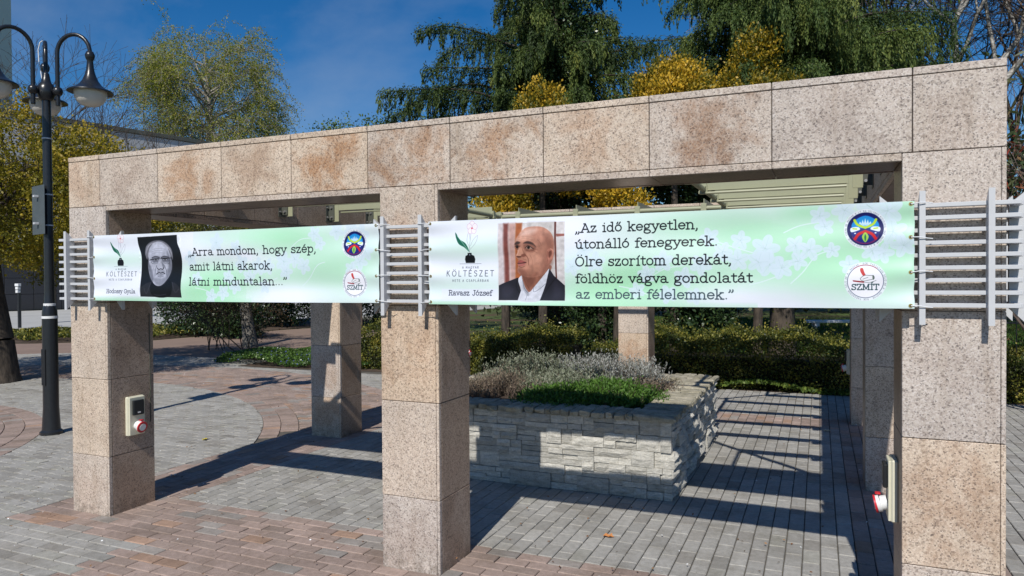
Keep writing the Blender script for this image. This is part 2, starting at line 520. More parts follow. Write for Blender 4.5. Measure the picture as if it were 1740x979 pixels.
# circles of interlocking pavers to the left
RING = [(3.12, 3.32), (3.32, 3.52), (3.52, 3.72), (6.064, 6.264), (6.264, 6.464), (7.85, 8.05)]
def clip(poly, cx, cy, nx, ny, d):     # keep (p.n) <= d
    out = []
    for i in range(len(poly)):
        a, b_ = poly[i], poly[(i + 1) % len(poly)]
        da = a[0] * nx + a[1] * ny - d; db = b_[0] * nx + b_[1] * ny - d
        if da <= 0: out.append(a)
        if (da < 0 < db) or (db < 0 < da):
            t = da / (da - db); out.append((a[0] + (b_[0] - a[0]) * t, a[1] + (b_[1] - a[1]) * t))
    return out
bounds = [(0, 3.12, True), (3.72, 6.064, False), (6.464, 7.85, True), (8.05, 10.6, False)]
def inside_left(x, y):
    return x < -.31 and -.3 < y and x > -13.5 and (y < 7.25 or (x < -5.6 and y < 8.2))
az = .011
for r in range(0, 90):
    y0 = -.3 + r * .1
    off = .1 if r % 2 else 0.
    for k in range(68):
        x0 = -.31 - (k + 1) * .2 + off
        cx, cy = x0 + .1, y0 + .05
        if not inside_left(cx, cy): continue
        rr = math.hypot(cx - CC[0], cy - CC[1])
        g = J / 2; x1 = min(x0 + .2, -.305)
        if x1 - x0 < .06: continue
        poly = [(x0 + g, y0 + g), (x0 + .05, y0 + g + az), (x0 + .1, y0 + g), (x0 + .15, y0 + g - az), (x1 - g, y0 + g),
                (x1 - g, y0 + .1 - g), (x0 + .15, y0 + .1 - g - az), (x0 + .1, y0 + .1 - g), (x0 + .05, y0 + .1 - g + az), (x0 + g, y0 + .1 - g)]
        if x1 < x0 + .16: poly = [(x0 + g, y0 + g), (x1 - g, y0 + g), (x1 - g, y0 + .1 - g), (x0 + g, y0 + .1 - g)]
        nx, ny = (cx - CC[0]) / rr, (cy - CC[1]) / rr
        for (ra, rb, red) in bounds:
            if rr + .12 < ra or rr - .12 > rb: continue
            pl = poly
            if rr + .12 > rb: pl = clip(pl, 0, 0, nx, ny, rb - g + CC[0] * nx + CC[1] * ny)
            if rr - .12 < ra and len(pl) > 2: pl = clip(pl, 0, 0, -nx, -ny, -(ra + g) - CC[0] * nx - CC[1] * ny)
            if len(pl) < 3: continue
            area = abs(sum(pl[i][0] * pl[(i + 1) % len(pl)][1] - pl[(i + 1) % len(pl)][0] * pl[i][1] for i in range(len(pl)))) / 2
            if area < .0012: continue
            prism(pl, pcol(red, cx, cy), .003)
for (ra, rb) in RING:
    n = int(2 * math.pi * ra / .105)
    for k in range(n):
        a0 = 2 * math.pi * k / n; a1 = 2 * math.pi * (k + 1) / n - J / ra
        am = (a0 + a1) / 2; x, y = CC[0] + ra * math.cos(am), CC[1] + ra * math.sin(am)
        if not (inside_left(x, y) and x < -.45): continue
        P = lambda rr_, a: (CC[0] + rr_ * math.cos(a), CC[1] + rr_ * math.sin(a))
        prism([P(ra + J / 2, a0), P(rb - J / 2, a0), P(rb - J / 2, a1), P(ra + J / 2, a1)][::-1][::-1], pcol(True, x, y), .003)
# make sure all tops face up
PVa = np.array(PV)
for i, fc in enumerate(PF):
    if len(fc) >= 3 and abs(PVa[fc[0]][2]) < .012 and all(abs(PVa[q][2]) < .006 for q in fc) and PC[i] is not PC[i - 1]:
        p = PVa[list(fc)][:, :2]
        if (p[:, 0] * np.roll(p[:, 1], -1) - np.roll(p[:, 0], -1) * p[:, 1]).sum() < 0: PF[i] = fc[::-1]
link('paver', mesh_np('paver', PV, PF, P_ATT, attrs={'Col': [(*c, 1) for c in PC]}), paving, kind='stuff')

# ------------------------------------------------------------------ pergola of granite
W = .386; Q = 2.715; ZB = 2.238; ZT = 2.608
grid = (0, Q, 2 * Q)
SP = 2 * Q + W
pergola = thing('pergola', 'large square granite-clad pergola on thick square pillars with olive steel roof fins', 'pergola')
prng = random.Random(11)
def slab(parent, porg, x0, x1, y0, y1, z0, z1, mat, color, name='slab', c=.0025):
    v, f = cbox(x1 - x0, y1 - y0, z1 - z0, c)
    return link(name, mesh_np(name, v, f, mat), parent, ((x0 + x1) / 2 - porg[0], (y0 + y1) / 2 - porg[1], (z0 + z1) / 2 - porg[2]), color=color)
courses = [0, .425, .985, 1.545, ZB - .0005]
colcol = {  # (stain, hue, tone) per course, front face
    (0, 0): [(.35, .3, .45), (.15, .6, .62), (.25, .3, .55), (.3, .1, .25)],
    (1, 0): [(.5, .0, .28), (.12, .5, .50), (.35, 1., .85), (.5, .9, .50)],
    (2, 0): [(.15, .8, .40), (.55, .6, .62), (.25, .2, .22), (.1, .4, .30)],
    (1, 2): [(.3, .9, .7), (.7, .9, .80), (.1, .2, .45), (.1, .2, .4)],
}
T = .03
for i, cx in enumerate(grid):
    for j, cy in enumerate(grid):
        if i == 1 and j == 1: continue
        cm = MB().box(cx + T, cx + W - T, cy + T, cy + W - T, 0, ZB, .001)
        core = link('column', MB().box(T, W - T, T, W - T, -.02, ZB - .004, .001).mesh('column', M_CORE), pergola, (cx, cy, 0))
        for k in range(4):
            z0, z1 = courses[k] + (.002 if k else -.01), courses[k + 1] - .001
            cf = colcol.get((i, j), None)
            cf = cf[k] if cf else (prng.uniform(.1, .5), prng.random(), prng.uniform(.3, .7))
            o3 = (cx, cy, 0); e = .0015; jx = prng.uniform(-.0008, .0008)
            slab(core, o3, cx, cx + W - .020, cy + jx, cy + T, z0, z1, G_FRONT, cf)
            sc = (prng.uniform(.1, .5), prng.uniform(.2, .8), prng.uniform(.35, .65))
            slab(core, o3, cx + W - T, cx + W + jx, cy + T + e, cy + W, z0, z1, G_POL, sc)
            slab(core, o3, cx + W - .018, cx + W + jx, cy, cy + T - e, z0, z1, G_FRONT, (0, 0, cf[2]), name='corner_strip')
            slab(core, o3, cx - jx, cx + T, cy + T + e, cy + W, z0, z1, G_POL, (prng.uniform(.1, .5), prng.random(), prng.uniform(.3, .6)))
            slab(core, o3, cx + T + e, cx + W - T - e, cy + W - T, cy + W - .001, z0, z1, G_FRONT, (prng.uniform(.1, .4), prng.random(), .5))
# beams: core, outer panels with coping and lower trim, soffit
seams = [0, .328, .906, 1.484, 2.061, 2.631, 3.183, 3.745, 4.312, 4.89, 5.469, SP]
frontcol = [(.45, .8, .62), (.55, .1, .45), (.75, 1., .60), (.6, .45, .62), (1., .95, .66), (.95, .9, .45), (.85, .9, .48), (.6, .9, .55),
            (1., .55, .38), (.4, .0, .25), (.25, .6, .30)]
zc = ZT - .034
def beam(axis, pos, side, cols, ends):
    """axis X: runs along X at y=pos..pos+W."""
    def bx(parent, a0, a1, b0, b1, z0, z1, mat, color, name='slab'):
        if axis == 'X': return slab(parent, (0, 0, 0), a0, a1, pos + b0, pos + b1, z0, z1, mat, color, name)
        return slab(parent, (0, 0, 0), pos + b0, pos + b1, a0, a1, z0, z1, mat, color, name)
    a0, a1 = ends
    mbb = MB()
    if axis == 'X': mbb.box(a0 + .02, a1 - .02, pos + T - .002, pos + W - T + .002, ZB + .001, zc - .002, .001)
    else: mbb.box(pos + T - .002, pos + W - T + .002, a0 + .02, a1 - .02, ZB + .0015, zc - .0025, .001)
    core = link('beam', mbb.mesh('beam', M_CORE), pergola)
    sm = [s for s in seams if a0 + .05 < s < a1 - .05]
    sm = [a0] + sm + [a1]
    for k in range(len(sm) - 1):
        g = .002
        s0, s1 = sm[k] + (g if k else 0), sm[k + 1] - (g if k < len(sm) - 2 else 0)
        cf = cols[k] if cols else (prng.uniform(.1, .8), prng.random(), prng.uniform(.3, .7))
        jx = prng.uniform(-.001, .001)
        e_ = -.0003 if axis == 'X' else .0004
        bx(core, s0, s1, 0 + jx, T - .003, ZB + .002, zc - .002, G_FRONT, cf, 'panel')
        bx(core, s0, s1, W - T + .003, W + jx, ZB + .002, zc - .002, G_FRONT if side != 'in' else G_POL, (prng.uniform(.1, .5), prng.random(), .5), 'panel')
        bx(core, s0 + .0005, s1 - .0005, -.004, W + .004, zc, ZT + e_, G_FRONT, (.15, .6, cf[2]), 'coping_stone')
    # lower trim and soffit between the columns
    lo = [c_ + W for c_ in grid[:-1]]; hi = list(grid[1:])
    for p0, p1 in zip(lo, hi):
        ss = [p0 + .001] + [s for s in seams if p0 + .08 < s < p1 - .08] + [p1 - .001]
        for k in range(len(ss) - 1):
            bx(core, ss[k] + .001, ss[k + 1] - .001, .002, T - .004, ZB - .034, ZB, G_FRONT, (.3, .3, .4), 'trim_stone')
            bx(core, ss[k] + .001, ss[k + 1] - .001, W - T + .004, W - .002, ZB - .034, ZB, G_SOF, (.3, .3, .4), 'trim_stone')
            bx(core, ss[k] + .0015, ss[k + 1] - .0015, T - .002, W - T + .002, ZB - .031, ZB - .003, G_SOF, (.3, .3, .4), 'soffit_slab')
    return core
b0 = beam('X', 0, 'out', frontcol, (0, SP))
b1 = beam('X', 2 * Q, 'out', None, (0, SP))
b2 = beam('Y', 0, 'in', None, (W + .005, 2 * Q - .005))
b3 = beam('Y', 2 * Q, 'in', None, (W + .005, 2 * Q - .005))
# end strip of the front beam at its right-hand corner
slab(b0, (0, 0, 0), SP - .0005, SP + .0022, .012, W - .004, ZB + .003, zc - .003, G_FRONT, (.2, .3, .3), 'panel')

# roof fins (olive steel) round the open middle, ring of tube, clamps
CT = Q + W / 2
fin_off = [-1.775, -1.065, -.355, .355, 1.065, 1.775]
RI = 1.30      # half side of ring
ZF0, ZF1 = 2.385, 2.53
def fin_mesh(inner):
    """fin running along +X from ring (x=0) to the beam face (x=inner length)"""
    L = inner; m_ = MB()
    m_.box(0, L - .1255, -.004, .004, ZF0 + .03, ZF1, .001)           # web
    m_.tube([(0, -.020, ZF0 + .012), (L - .14, -.020, ZF0 + .012)], .011, 8)   # rolled lower lip
    m_.box(0, L - .14, -.030, -.0045, ZF0 + .031, ZF0 + .036, .001)
    m_.box(L - .1255, L - .062, -.005, .005, ZF0 - .085, ZF1 + .001, .001)  # end plate
    return m_.mesh('roof_fin', M_OLIVE)
def brk_mesh():
    m_ = MB()
    m_.box(-.075, -.006, .006, .016, ZF0 - .07, ZF1 - .02, .001, 0)
    m_.box(-.006, .0, -.045, .055, ZF0 - .09, ZF1 + .0, .001, 0)
    for zz in (ZF0 - .04, ZF0 + .06):
        m_.tube([(-.045, .016, zz), (-.045, .032, zz)], .011, 6, 1)
        m_.tube([(-.045, -.018, zz), (-.045, -.005, zz)], .011, 6, 1)
        m_.tube([(-.018, .038, zz), (-.006, .038, zz)], .009, 6, 1)
    return m_.mesh('bracket', M_DARKGREEN, M_BOLT)
brk = brk_mesh()
Hf = Q - W / 2 + .0      # centre to inner beam face
Hin = CT - W             # distance centre -> inner face
finm = {}
for side in range(4):
    ang = side * math.pi / 2
    for of in fin_off:
        inner = Hin - (RI if abs(of) < RI else abs(of))
        key = round(inner, 3)
        if key not in finm: finm[key] = fin_mesh(inner)
        loc = Vector((CT, CT, 0)) + Matrix.Rotation(ang, 3, 'Z') @ Vector((Hin - inner, of, 0))
        fo = link('roof_fin', finm[key], pergola, loc, (0, 0, ang))
        link('bracket', brk, fo, (inner, 0, 0))
ringpts = [(CT - RI, CT - RI), (CT + RI, CT - RI), (CT + RI, CT + RI), (CT - RI, CT + RI)]
for k in range(4):
    a, b_ = ringpts[k], ringpts[(k + 1) % 4]
    d = Vector((b_[0] - a[0], b_[1] - a[1], 0)).normalized() * .01
    link('ring_tube', MB().tube([(a[0] + d.x, a[1] + d.y, ZF0 + .045), (b_[0] - d.x, b_[1] - d.y, ZF0 + .045)], .024, 12).mesh('ring_tube', M_OLIVE, smooth=True), pergola)
    # hip bars to the corners
    cxn = (W, SP - W, SP - W, W)[k]; cyn = (W, W, SP - W, SP - W)[k]
    link('hip_bar', MB().tube([(a[0], a[1], ZF0 + .075), (cxn, cyn, ZF0 + .075)], .035, 4).mesh('hip_bar', M_OLIVE), pergola)
clm = MB().box(-.038, .038, -.03, .03, ZF0 + .005, ZF0 + .03, .003).box(-.03, .03, -.03, .03, ZF0 + .062, ZF0 + .095, .003).box(-.032, -.024, -.028, .028, ZF0 + .01, ZF0 + .08, .001).box(.024, .032, -.028, .028, ZF0 + .01, ZF0 + .08, .001).mesh('clamp', M_OLIVE)
for side in range(4):
    ang = side * math.pi / 2
    for of in fin_off[1:-1] + [-1.29, 1.29][:1]:
        loc = Vector((CT, CT, 0)) + Matrix.Rotation(ang, 3, 'Z') @ Vector((RI, of, 0))
        link('clamp', clm, pergola, loc, (0, 0, ang))

# trellis cages round the three front columns
upm = mesh_np('upright', [(-.0115, -.02, 1.56), (-.0115, -.085, 1.49), (-.0115, -.085, 2.06), (-.0115, -.02, 2.0),
                          (.0115, -.02, 1.56), (.0115, -.085, 1.49), (.0115, -.085, 2.06), (.0115, -.02, 2.0)],
              [(0, 1, 2, 3), (7, 6, 5, 4), (0, 4, 5, 1), (1, 5, 6, 2), (2, 6, 7, 3), (3, 7, 4, 0)], M_TRELLIS)
slm = {}
for i, cx in enumerate(grid):
    tr = link('trellis', MB().box(.04, .06, -.019, .002, 1.60, 1.625, .001).box(W - .06, W - .04, -.019, .002, 1.60, 1.625, .001)
              .box(.04, .06, -.019, .002, 1.93, 1.955, .001).box(W - .06, W - .04, -.019, .002, 1.93, 1.955, .001).mesh('trellis', M_TRELLIS), pergola, (cx, 0, 0))
    for s in range(4):
        ang = s * math.pi / 2
        rm = Matrix.Translation((W / 2, W / 2, 0)) @ Matrix.Rotation(ang, 4, 'Z') @ Matrix.Translation((-W / 2, -W / 2, 0))
        for ux in (.068, W - .068):
            o = link('upright', upm, tr); p = rm @ Vector((ux, 0, 0)); o.location = p; o.rotation_euler = (0, 0, ang)
        for k in range(9):
            z = 1.572 + k * .0535
            key = s % 2
            if key not in slm:
                e = .042 if key == 0 else .018
                slm[key] = MB().box(-e, W + e, -.0545 - (0 if key == 0 else .001), -.0225, -.009 - key * .0005, .009 + key * .0005, .0015).mesh('slat', M_TRELLIS)
            o = link('slat', slm[key], tr); o.location = rm @ Vector((0, 0, z)); o.rotation_euler = (prng.gauss(0, .002), prng.gauss(0, .0015), ang)

# power sockets on the corner columns
def socket(parent, loc, ang, shut=False):
    """local +X is out of the wall, Y across, Z up; origin at plate centre"""
    sb = MB().box(0, .030, -.072, .072, -.145, .145, .008, 0).box(.03, .042, -.065, .065, -.14, .14, .006, 0)
    o = link('socket_box', sb.mesh('socket_box', M_BEIGE), parent, loc, (0, 0, ang))
    link('cover', MB().box(.0425, .062, -.046, .046, .008, .118, .006).mesh('cover', M_BLACKP), o)
    r = MB(); r.tube([(.042, 0, -.07), (.070, 0, -.076)], .034, 18, 0); r.tube([(.070, 0, -.076), (.086, 0, -.081)], .040, 18, 0)
    link('plug_body', r.mesh('plug_body', M_WHITE, smooth=True), o)
    r = MB(); r.tube([(.0862, 0, -.081), (.095, 0, -.083)], .042, 18, 0); r.tube([(.0952, 0, -.0832), (.098, 0, -.0838)], .026, 18, 1)
    r.box(.070, .094, -.014, .014, -.034, -.026, .002, 0)
    link('plug_cap', r.mesh('plug_cap', M_RED, M_WHITE, smooth=True), o)
    link('fitting_label', MB().box(.0621, .0632, -.012, .012, .022, .032, .0003).mesh('fitting_label', M_WHITE), o)
for (loc, a) in (((W, .205, .695), 0), ((2 * Q, .215, .70), math.pi), ((2 * Q, 2 * Q + .2, .70), math.pi), ((W, 2 * Q + .2, .70), 0)):
    socket(pergola, loc, a)
link('cable', MB().tube([(W + .004, .35, 1.45), (W + .004, .352, .62)], .0035, 6).tube([(W + .005, .35, .90), (W + .02, .34, .87), (W + .006, .33, .80)], .003, 5).mesh('cable', M_DARKGREEN), pergola)
#SECTION2
# ------------------------------------------------------------------ banners (flat print made in code)
PPM = 720.0
class Canvas:
    def __init__(s, w, h):
        s.w, s.h = w, h; s.W, s.H = int(w * PPM), int(h * PPM)
        s.a = np.ones((s.H, s.W, 3)) * np.array([.90, .92, .96])
        s.X, s.Y = np.meshgrid((np.arange(s.W) + .5) / PPM, (np.arange(s.H) + .5) / PPM)   # Y up from the bottom
    def win(s, x0, x1, y0, y1, pad=.01):
        i0, i1 = max(0, int((y0 - pad) * PPM)), min(s.H, int((y1 + pad) * PPM) + 1)
        j0, j1 = max(0, int((x0 - pad) * PPM)), min(s.W, int((x1 + pad) * PPM) + 1)
        return slice(i0, i1), slice(j0, j1)
    def put(s, sl, mask, col, op=1.):
        m_ = (np.clip(mask, 0, 1) * op)[..., None]
        s.a[sl] = s.a[sl] * (1 - m_) + np.array(col) * m_
    def stroke(s, pts, w, col, op=1.):
        P = np.array(pts, float)
        sl = s.win(P[:, 0].min() - w, P[:, 0].max() + w, P[:, 1].min() - w, P[:, 1].max() + w)
        X, Y = s.X[sl], s.Y[sl]
        if X.size == 0: return
        D = np.full(X.shape, 9.)
        for a, b_ in zip(P[:-1], P[1:]):
            d = b_ - a; L = d @ d
            t = np.clip(((X - a[0]) * d[0] + (Y - a[1]) * d[1]) / (L or 1), 0, 1)
            D = np.minimum(D, np.hypot(X - a[0] - t * d[0], Y - a[1] - t * d[1]))
        s.put(sl, (w / 2 - D) * PPM + .5, col, op)
    def ell(s, cx, cy, rx, ry, col, op=1., rot=0., soft=0.):
        r = max(rx, ry) + soft
        sl = s.win(cx - r, cx + r, cy - r, cy + r); X, Y = s.X[sl] - cx, s.Y[sl] - cy
        if X.size == 0: return
        c_, n_ = math.cos(rot), math.sin(rot)
        u = (X * c_ + Y * n_) / rx; v = (-X * n_ + Y * c_) / ry
        d = (1 - np.sqrt(u * u + v * v)) * min(rx, ry)
        s.put(sl, (d / soft + .5) if soft else d * PPM + .5, col, op)
    def poly(s, pts, col, op=1., soft=0.):
        P = np.array(pts, float)
        sl = s.win(*[f(P[:, k]) for k in (0, 1) for f in (np.min, np.max)], pad=.01 + soft)
        X, Y = s.X[sl], s.Y[sl]
        if X.size == 0: return
        ins = np.zeros(X.shape, bool); D = np.full(X.shape, 9.)
        n = len(P)
        for i in range(n):
            a, b_ = P[i], P[(i + 1) % n]
            cond = (a[1] > Y) != (b_[1] > Y)
            with np.errstate(divide='ignore', invalid='ignore'):
                xi = (b_[0] - a[0]) * (Y - a[1]) / ((b_[1] - a[1]) or 1e-12) + a[0]
            ins ^= cond & (X < xi)
            d = b_ - a; L = d @ d
            t = np.clip(((X - a[0]) * d[0] + (Y - a[1]) * d[1]) / (L or 1), 0, 1)
            D = np.minimum(D, np.hypot(X - a[0] - t * d[0], Y - a[1] - t * d[1]))
        sd_ = np.where(ins, D, -D)
        s.put(sl, (sd_ / soft + .5) if soft else sd_ * PPM + .5, col, op)

def smooth_pts(pts, n=6, closed=False):
    P = [np.array(p, float) for p in pts]; out = []
    N = len(P)
    for i in range(N if closed else N - 1):
        p0 = P[(i - 1) % N] if closed or i else P[0]; p1 = P[i]; p2 = P[(i + 1) % N]
        p3 = P[(i + 2) % N] if closed or i + 2 < N else P[-1]
        for k in range(n):
            t = k / n
            out.append(tuple(.5 * ((2 * p1) + (-p0 + p2) * t + (2 * p0 - 5 * p1 + 4 * p2 - p3) * t * t + (-p0 + 3 * p1 - 3 * p2 + p3) * t ** 3)))
    if not closed: out.append(tuple(P[-1]))
    return out
def A_(cx, cy, rx, ry, a0, a1, n=14):
    return [(cx + rx * math.cos(R(a0 + (a1 - a0) * k / n)), cy + ry * math.sin(R(a0 + (a1 - a0) * k / n))) for k in range(n + 1)]
def stem(x, y0, y1, foot=True, head=True):
    s_ = [[(x, y0), (x, y1)]]
    if foot: s_.append([(x - .16, y0), (x + .16, y0)])
    if head: s_.append([(x - .17, y1), (x, y1)])
    return s_
def arch(x0, x1, y=.0):
    return [[(x0, .62)] + A_((x0 + x1) / 2, .62, (x1 - x0) / 2, .34, 172, 0) + [(x1, y)], [(x1 - .13, y), (x1 + .16, y)]]
o_ = [A_(.42, .5, .33, .46, 0, 360, 22)]
GL = {
 'o': (o_, .86),
 'a': ([[(.14, .78)] + A_(.38, .70, .25, .26, 150, 0) + [(.63, .14), (.72, .03), (.86, .04)], A_(.37, .28, .27, .26, 60, 330) , [(.50, .51), (.63, .58)], [(.60, .14), (.63, .25)]], .90),
 'á': None, 'é': None, 'ó': None, 'ö': None, 'ő': None, 'ú': None, 'í': None,
 'b': (stem(.2, 0, 1.45, False) + [A_(.50, .48, .30, .47, 0, 360, 22)], .92),
 'd': (stem(.70, .02, 1.45, False) + [[(.70, .02), (.86, .02)], A_(.40, .48, .30, .47, 0, 360, 22)], .94),
 'e': ([[(.1, .52), (.74, .52)], A_(.42, .5, .33, .46, 2, 322, 20)], .84),
 'f': (stem(.26, 0, 1.1, True, False) + [A_(.50, 1.14, .24, .30, 180, 35), [(.06, .94), (.52, .94)]], .58),
 'g': ([A_(.38, .64, .26, .32, 0, 360, 20), [(.58, .86), (.72, .98), (.84, .96)], [(.2, .38), (.14, .2), (.26, .1), (.62, .04), (.76, -.12)] + A_(.42, -.2, .34, .25, 0, -180) + [(.12, .0), (.3, .08)]], .88),
 'h': (stem(.2, 0, 1.45) + arch(.2, .72), .95),
 'i': (stem(.26, 0, .95) + [[(.26, 1.32), (.261, 1.33)]], .50),
 'k': (stem(.2, 0, 1.45) + [[(.2, .38), (.66, .92)], [(.54, .95), (.84, .95)], [(.38, .58), (.72, 0)], [(.58, 0), (.90, 0)]], .94),
 'l': (stem(.26, 0, 1.45), .50),
 'm': (stem(.2, 0, .95) + arch(.2, .66) + arch(.66, 1.12), 1.34),
 'n': (stem(.2, 0, .95) + arch(.2, .72), .95),
 'p': ([[(.2, -.45), (.2, .95)], [(.04, .95), (.2, .95)], [(.04, -.45), (.38, -.45)], A_(.50, .48, .30, .46, 0, 360, 22)], .92),
 'r': (stem(.22, 0, .95) + [[(.22, .55)] + A_(.48, .62, .26, .33, 170, 45)], .76),
 's': ([[(.64, .76)] + A_(.40, .72, .26, .23, 30, 200) + A_(.38, .26, .28, .25, 60, -150) + [(.12, .2)], [(.65, .94), (.65, .72)], [(.11, .06), (.11, .28)]], .76),
 't': ([[(.28, 1.25), (.28, .28)] + A_(.46, .26, .18, .24, 180, 320), [(.06, .94), (.56, .94)]], .64),
 'u': ([[(.04, .94), (.2, .94), (.2, .36)] + A_(.44, .34, .24, .32, 180, 350) , [(.54, .94), (.70, .94), (.70, .02), (.88, .02)]], .94),
 'v': ([[(.12, .94), (.42, .02), (.72, .94)], [(0, .94), (.27, .94)], [(.57, .94), (.84, .94)]], .84),
 'y': ([[(.12, .94), (.44, .04)], [(.74, .94), (.38, -.2), (.24, -.4), (.08, -.42)], [(0, .94), (.27, .94)], [(.6, .94), (.86, .94)]], .86),
 'z': ([[(.12, .72), (.12, .94), (.64, .94), (.12, .02), (.68, .02), (.68, .26)]], .80),
 'c': ([A_(.42, .5, .33, .46, 40, 320, 20)], .80), 'j': (stem(.3, -.2, .95, False) + [A_(.1, -.2, .2, .22, 0, -120), [(.3, 1.32), (.301, 1.33)]], .5),
 'A': ([[(.12, 0), (.54, 1.36), (.98, 0)], [(.27, .46), (.83, .46)], [(-.02, 0), (.30, 0)], [(.80, 0), (1.12, 0)], [(.36, 1.36), (.54, 1.36)]], 1.12),
 'H': (stem(.24, 0, 1.36) + [[(.24, 1.36), (.4, 1.36)]] + stem(.86, 0, 1.36) + [[(.86, 1.36), (1.02, 1.36)], [(.24, .7), (.86, .7)]], 1.12),
 'G': ([A_(.56, .68, .46, .68, 38, 330, 24), [(.96, .56), (.96, .12)], [(.70, .56), (1.06, .56)], [(.94, 1.3), (.94, 1.0)]], 1.14),
 'R': (stem(.24, 0, 1.36) + [[(.24, 1.36), (.56, 1.36)] + A_(.56, 1.03, .3, .33, 90, -90) + [(.24, .70)], [(.56, .70), (.84, 0)], [(.76, 0), (1.04, 0)]], 1.04),
 'J': ([[(.62, 1.36), (.62, .34)] + A_(.38, .34, .24, .34, 0, -170), [(.40, 1.36), (.82, 1.36)]], .86),
 'Ö': ([A_(.56, .68, .46, .68, 0, 360, 26), [(.36, 1.66), (.361, 1.67)], [(.76, 1.66), (.761, 1.67)]], 1.14),
 ',': ([[(.2, .06), (.22, .04), (.2, -.16), (.1, -.3)]], .42), '.': ([[(.2, .06), (.201, .07)]], .42),
 '„': ([[(.16, .08), (.18, .04), (.16, -.14), (.06, -.28)], [(.44, .08), (.46, .04), (.44, -.14), (.34, -.28)]], .64),
 '”': ([[(.16, 1.36), (.18, 1.3), (.16, 1.12), (.06, 1.0)], [(.44, 1.36), (.46, 1.3), (.44, 1.12), (.34, 1.0)]], .62),
 ' ': ([], .58),
}
def acc(base, extra, dx=0):
    g, w = GL[base]
    if base == 'i': g = stem(.26, 0, .95)
    return (g + extra, w)
GL['á'] = acc('a', [[(.34, 1.16), (.50, 1.42)]]); GL['é'] = acc('e', [[(.36, 1.16), (.54, 1.42)]])
GL['ó'] = acc('o', [[(.36, 1.16), (.54, 1.42)]]); GL['ú'] = acc('u', [[(.38, 1.16), (.56, 1.42)]])
GL['í'] = acc('i', [[(.24, 1.16), (.40, 1.42)]])
GL['ö'] = acc('o', [[(.24, 1.28), (.241, 1.29)], [(.60, 1.28), (.601, 1.29)]])
GL['ő'] = acc('o', [[(.26, 1.16), (.36, 1.42)], [(.50, 1.16), (.64, 1.42)]])
# plain narrow sans capitals for the small caps lines
def L_(*p): return list(p)
SG = {
 'A': ([L_((.05, 0), (.42, 1), (.79, 0)), L_((.18, .34), (.66, .34))], .95), 'B': ([L_((.1, 0), (.1, 1), (.4, 1)) + A_(.4, .76, .22, .24, 90, -90) + [(.1, .52)], L_((.4, .52)) + A_(.42, .26, .25, .26, 90, -90) + [(.1, 0)]], .85),
 'C': ([A_(.5, .5, .42, .5, 45, 315, 16)], .95), 'E': ([L_((.62, 1), (.1, 1), (.1, 0), (.62, 0)), L_((.1, .52), (.55, .52))], .80),
 'G': ([A_(.5, .5, .42, .5, 45, 350, 16) + [(.6, .45)]], 1.0), 'H': ([L_((.1, 0), (.1, 1)), L_((.7, 0), (.7, 1)), L_((.1, .5), (.7, .5))], .95),
 'K': ([L_((.1, 0), (.1, 1)), L_((.62, 1), (.12, .48)), L_((.28, .62), (.68, 0))], .85), 'L': ([L_((.1, 1), (.1, 0), (.58, 0))], .74),
 'M': ([L_((.08, 0), (.12, 1), (.45, .35), (.78, 1), (.82, 0))], 1.05), 'N': ([L_((.1, 0), (.1, 1), (.7, 0), (.7, 1))], .95),
 'O': ([A_(.5, .5, .42, .5, 0, 360, 20)], 1.08), 'P': ([L_((.1, 0), (.1, 1), (.36, 1)) + A_(.36, .73, .25, .27, 90, -90) + [(.1, .46)]], .78),
 'R': ([L_((.1, 0), (.1, 1), (.38, 1)) + A_(.38, .74, .24, .26, 90, -90) + [(.1, .48)], L_((.36, .48), (.66, 0))], .82),
 'S': ([L_((.6, .86)) + A_(.36, .76, .25, .24, 40, 220) + A_(.34, .26, .28, .26, 60, -140)], .78), 'T': ([L_((.02, 1), (.7, 1)), L_((.36, 1), (.36, 0))], .80),
 'Y': ([L_((.04, 1), (.38, .5), (.72, 1)), L_((.38, .5), (.38, 0))], .84), 'Z': ([L_((.06, 1), (.62, 1), (.06, 0), (.66, 0))], .80), ' ': ([], .5),
}
SG['Ö'] = (SG['O'][0] + [L_((.32, 1.22), (.321, 1.23)), L_((.68, 1.22), (.681, 1.23))], 1.08)
SG['É'] = (SG['E'][0] + [L_((.3, 1.14), (.48, 1.34))], .80); SG['Á'] = (SG['A'][0] + [L_((.38, 1.14), (.54, 1.34))], .95)
def text(cv, s_, x0, x1, y, h, col, wt, table=GL, track=0., op=1.):
    """fit the string between x0 and x1, x-height h"""
    tot = sum(table[c][1] + track for c in s_) - track
    sx = (x1 - x0) / tot; x = x0
    for c in s_:
        for st_ in table[c][0]:
            cv.stroke([(x + px * sx, y + py * h) for px, py in st_], wt, col, op)
        x += (table[c][1] + track) * sx
def ringtext(cv, s_, cx, cy, r, h, a0, a1, col, wt):
    n = len(s_)
    for k, c in enumerate(s_):
        a = R(a0 + (a1 - a0) * (k + .5) / n)
        g = SG.get(c.upper(), SG[' '])
        for st_ in g[0]:
            pts = []
            for px, py in st_:
                u = (px - .45) * h * .9; rr = r + py * h
                pts.append((cx + rr * math.cos(a) + u * math.sin(a), cy + rr * math.sin(a) - u * math.cos(a)))
            cv.stroke(pts, wt, col, .55)

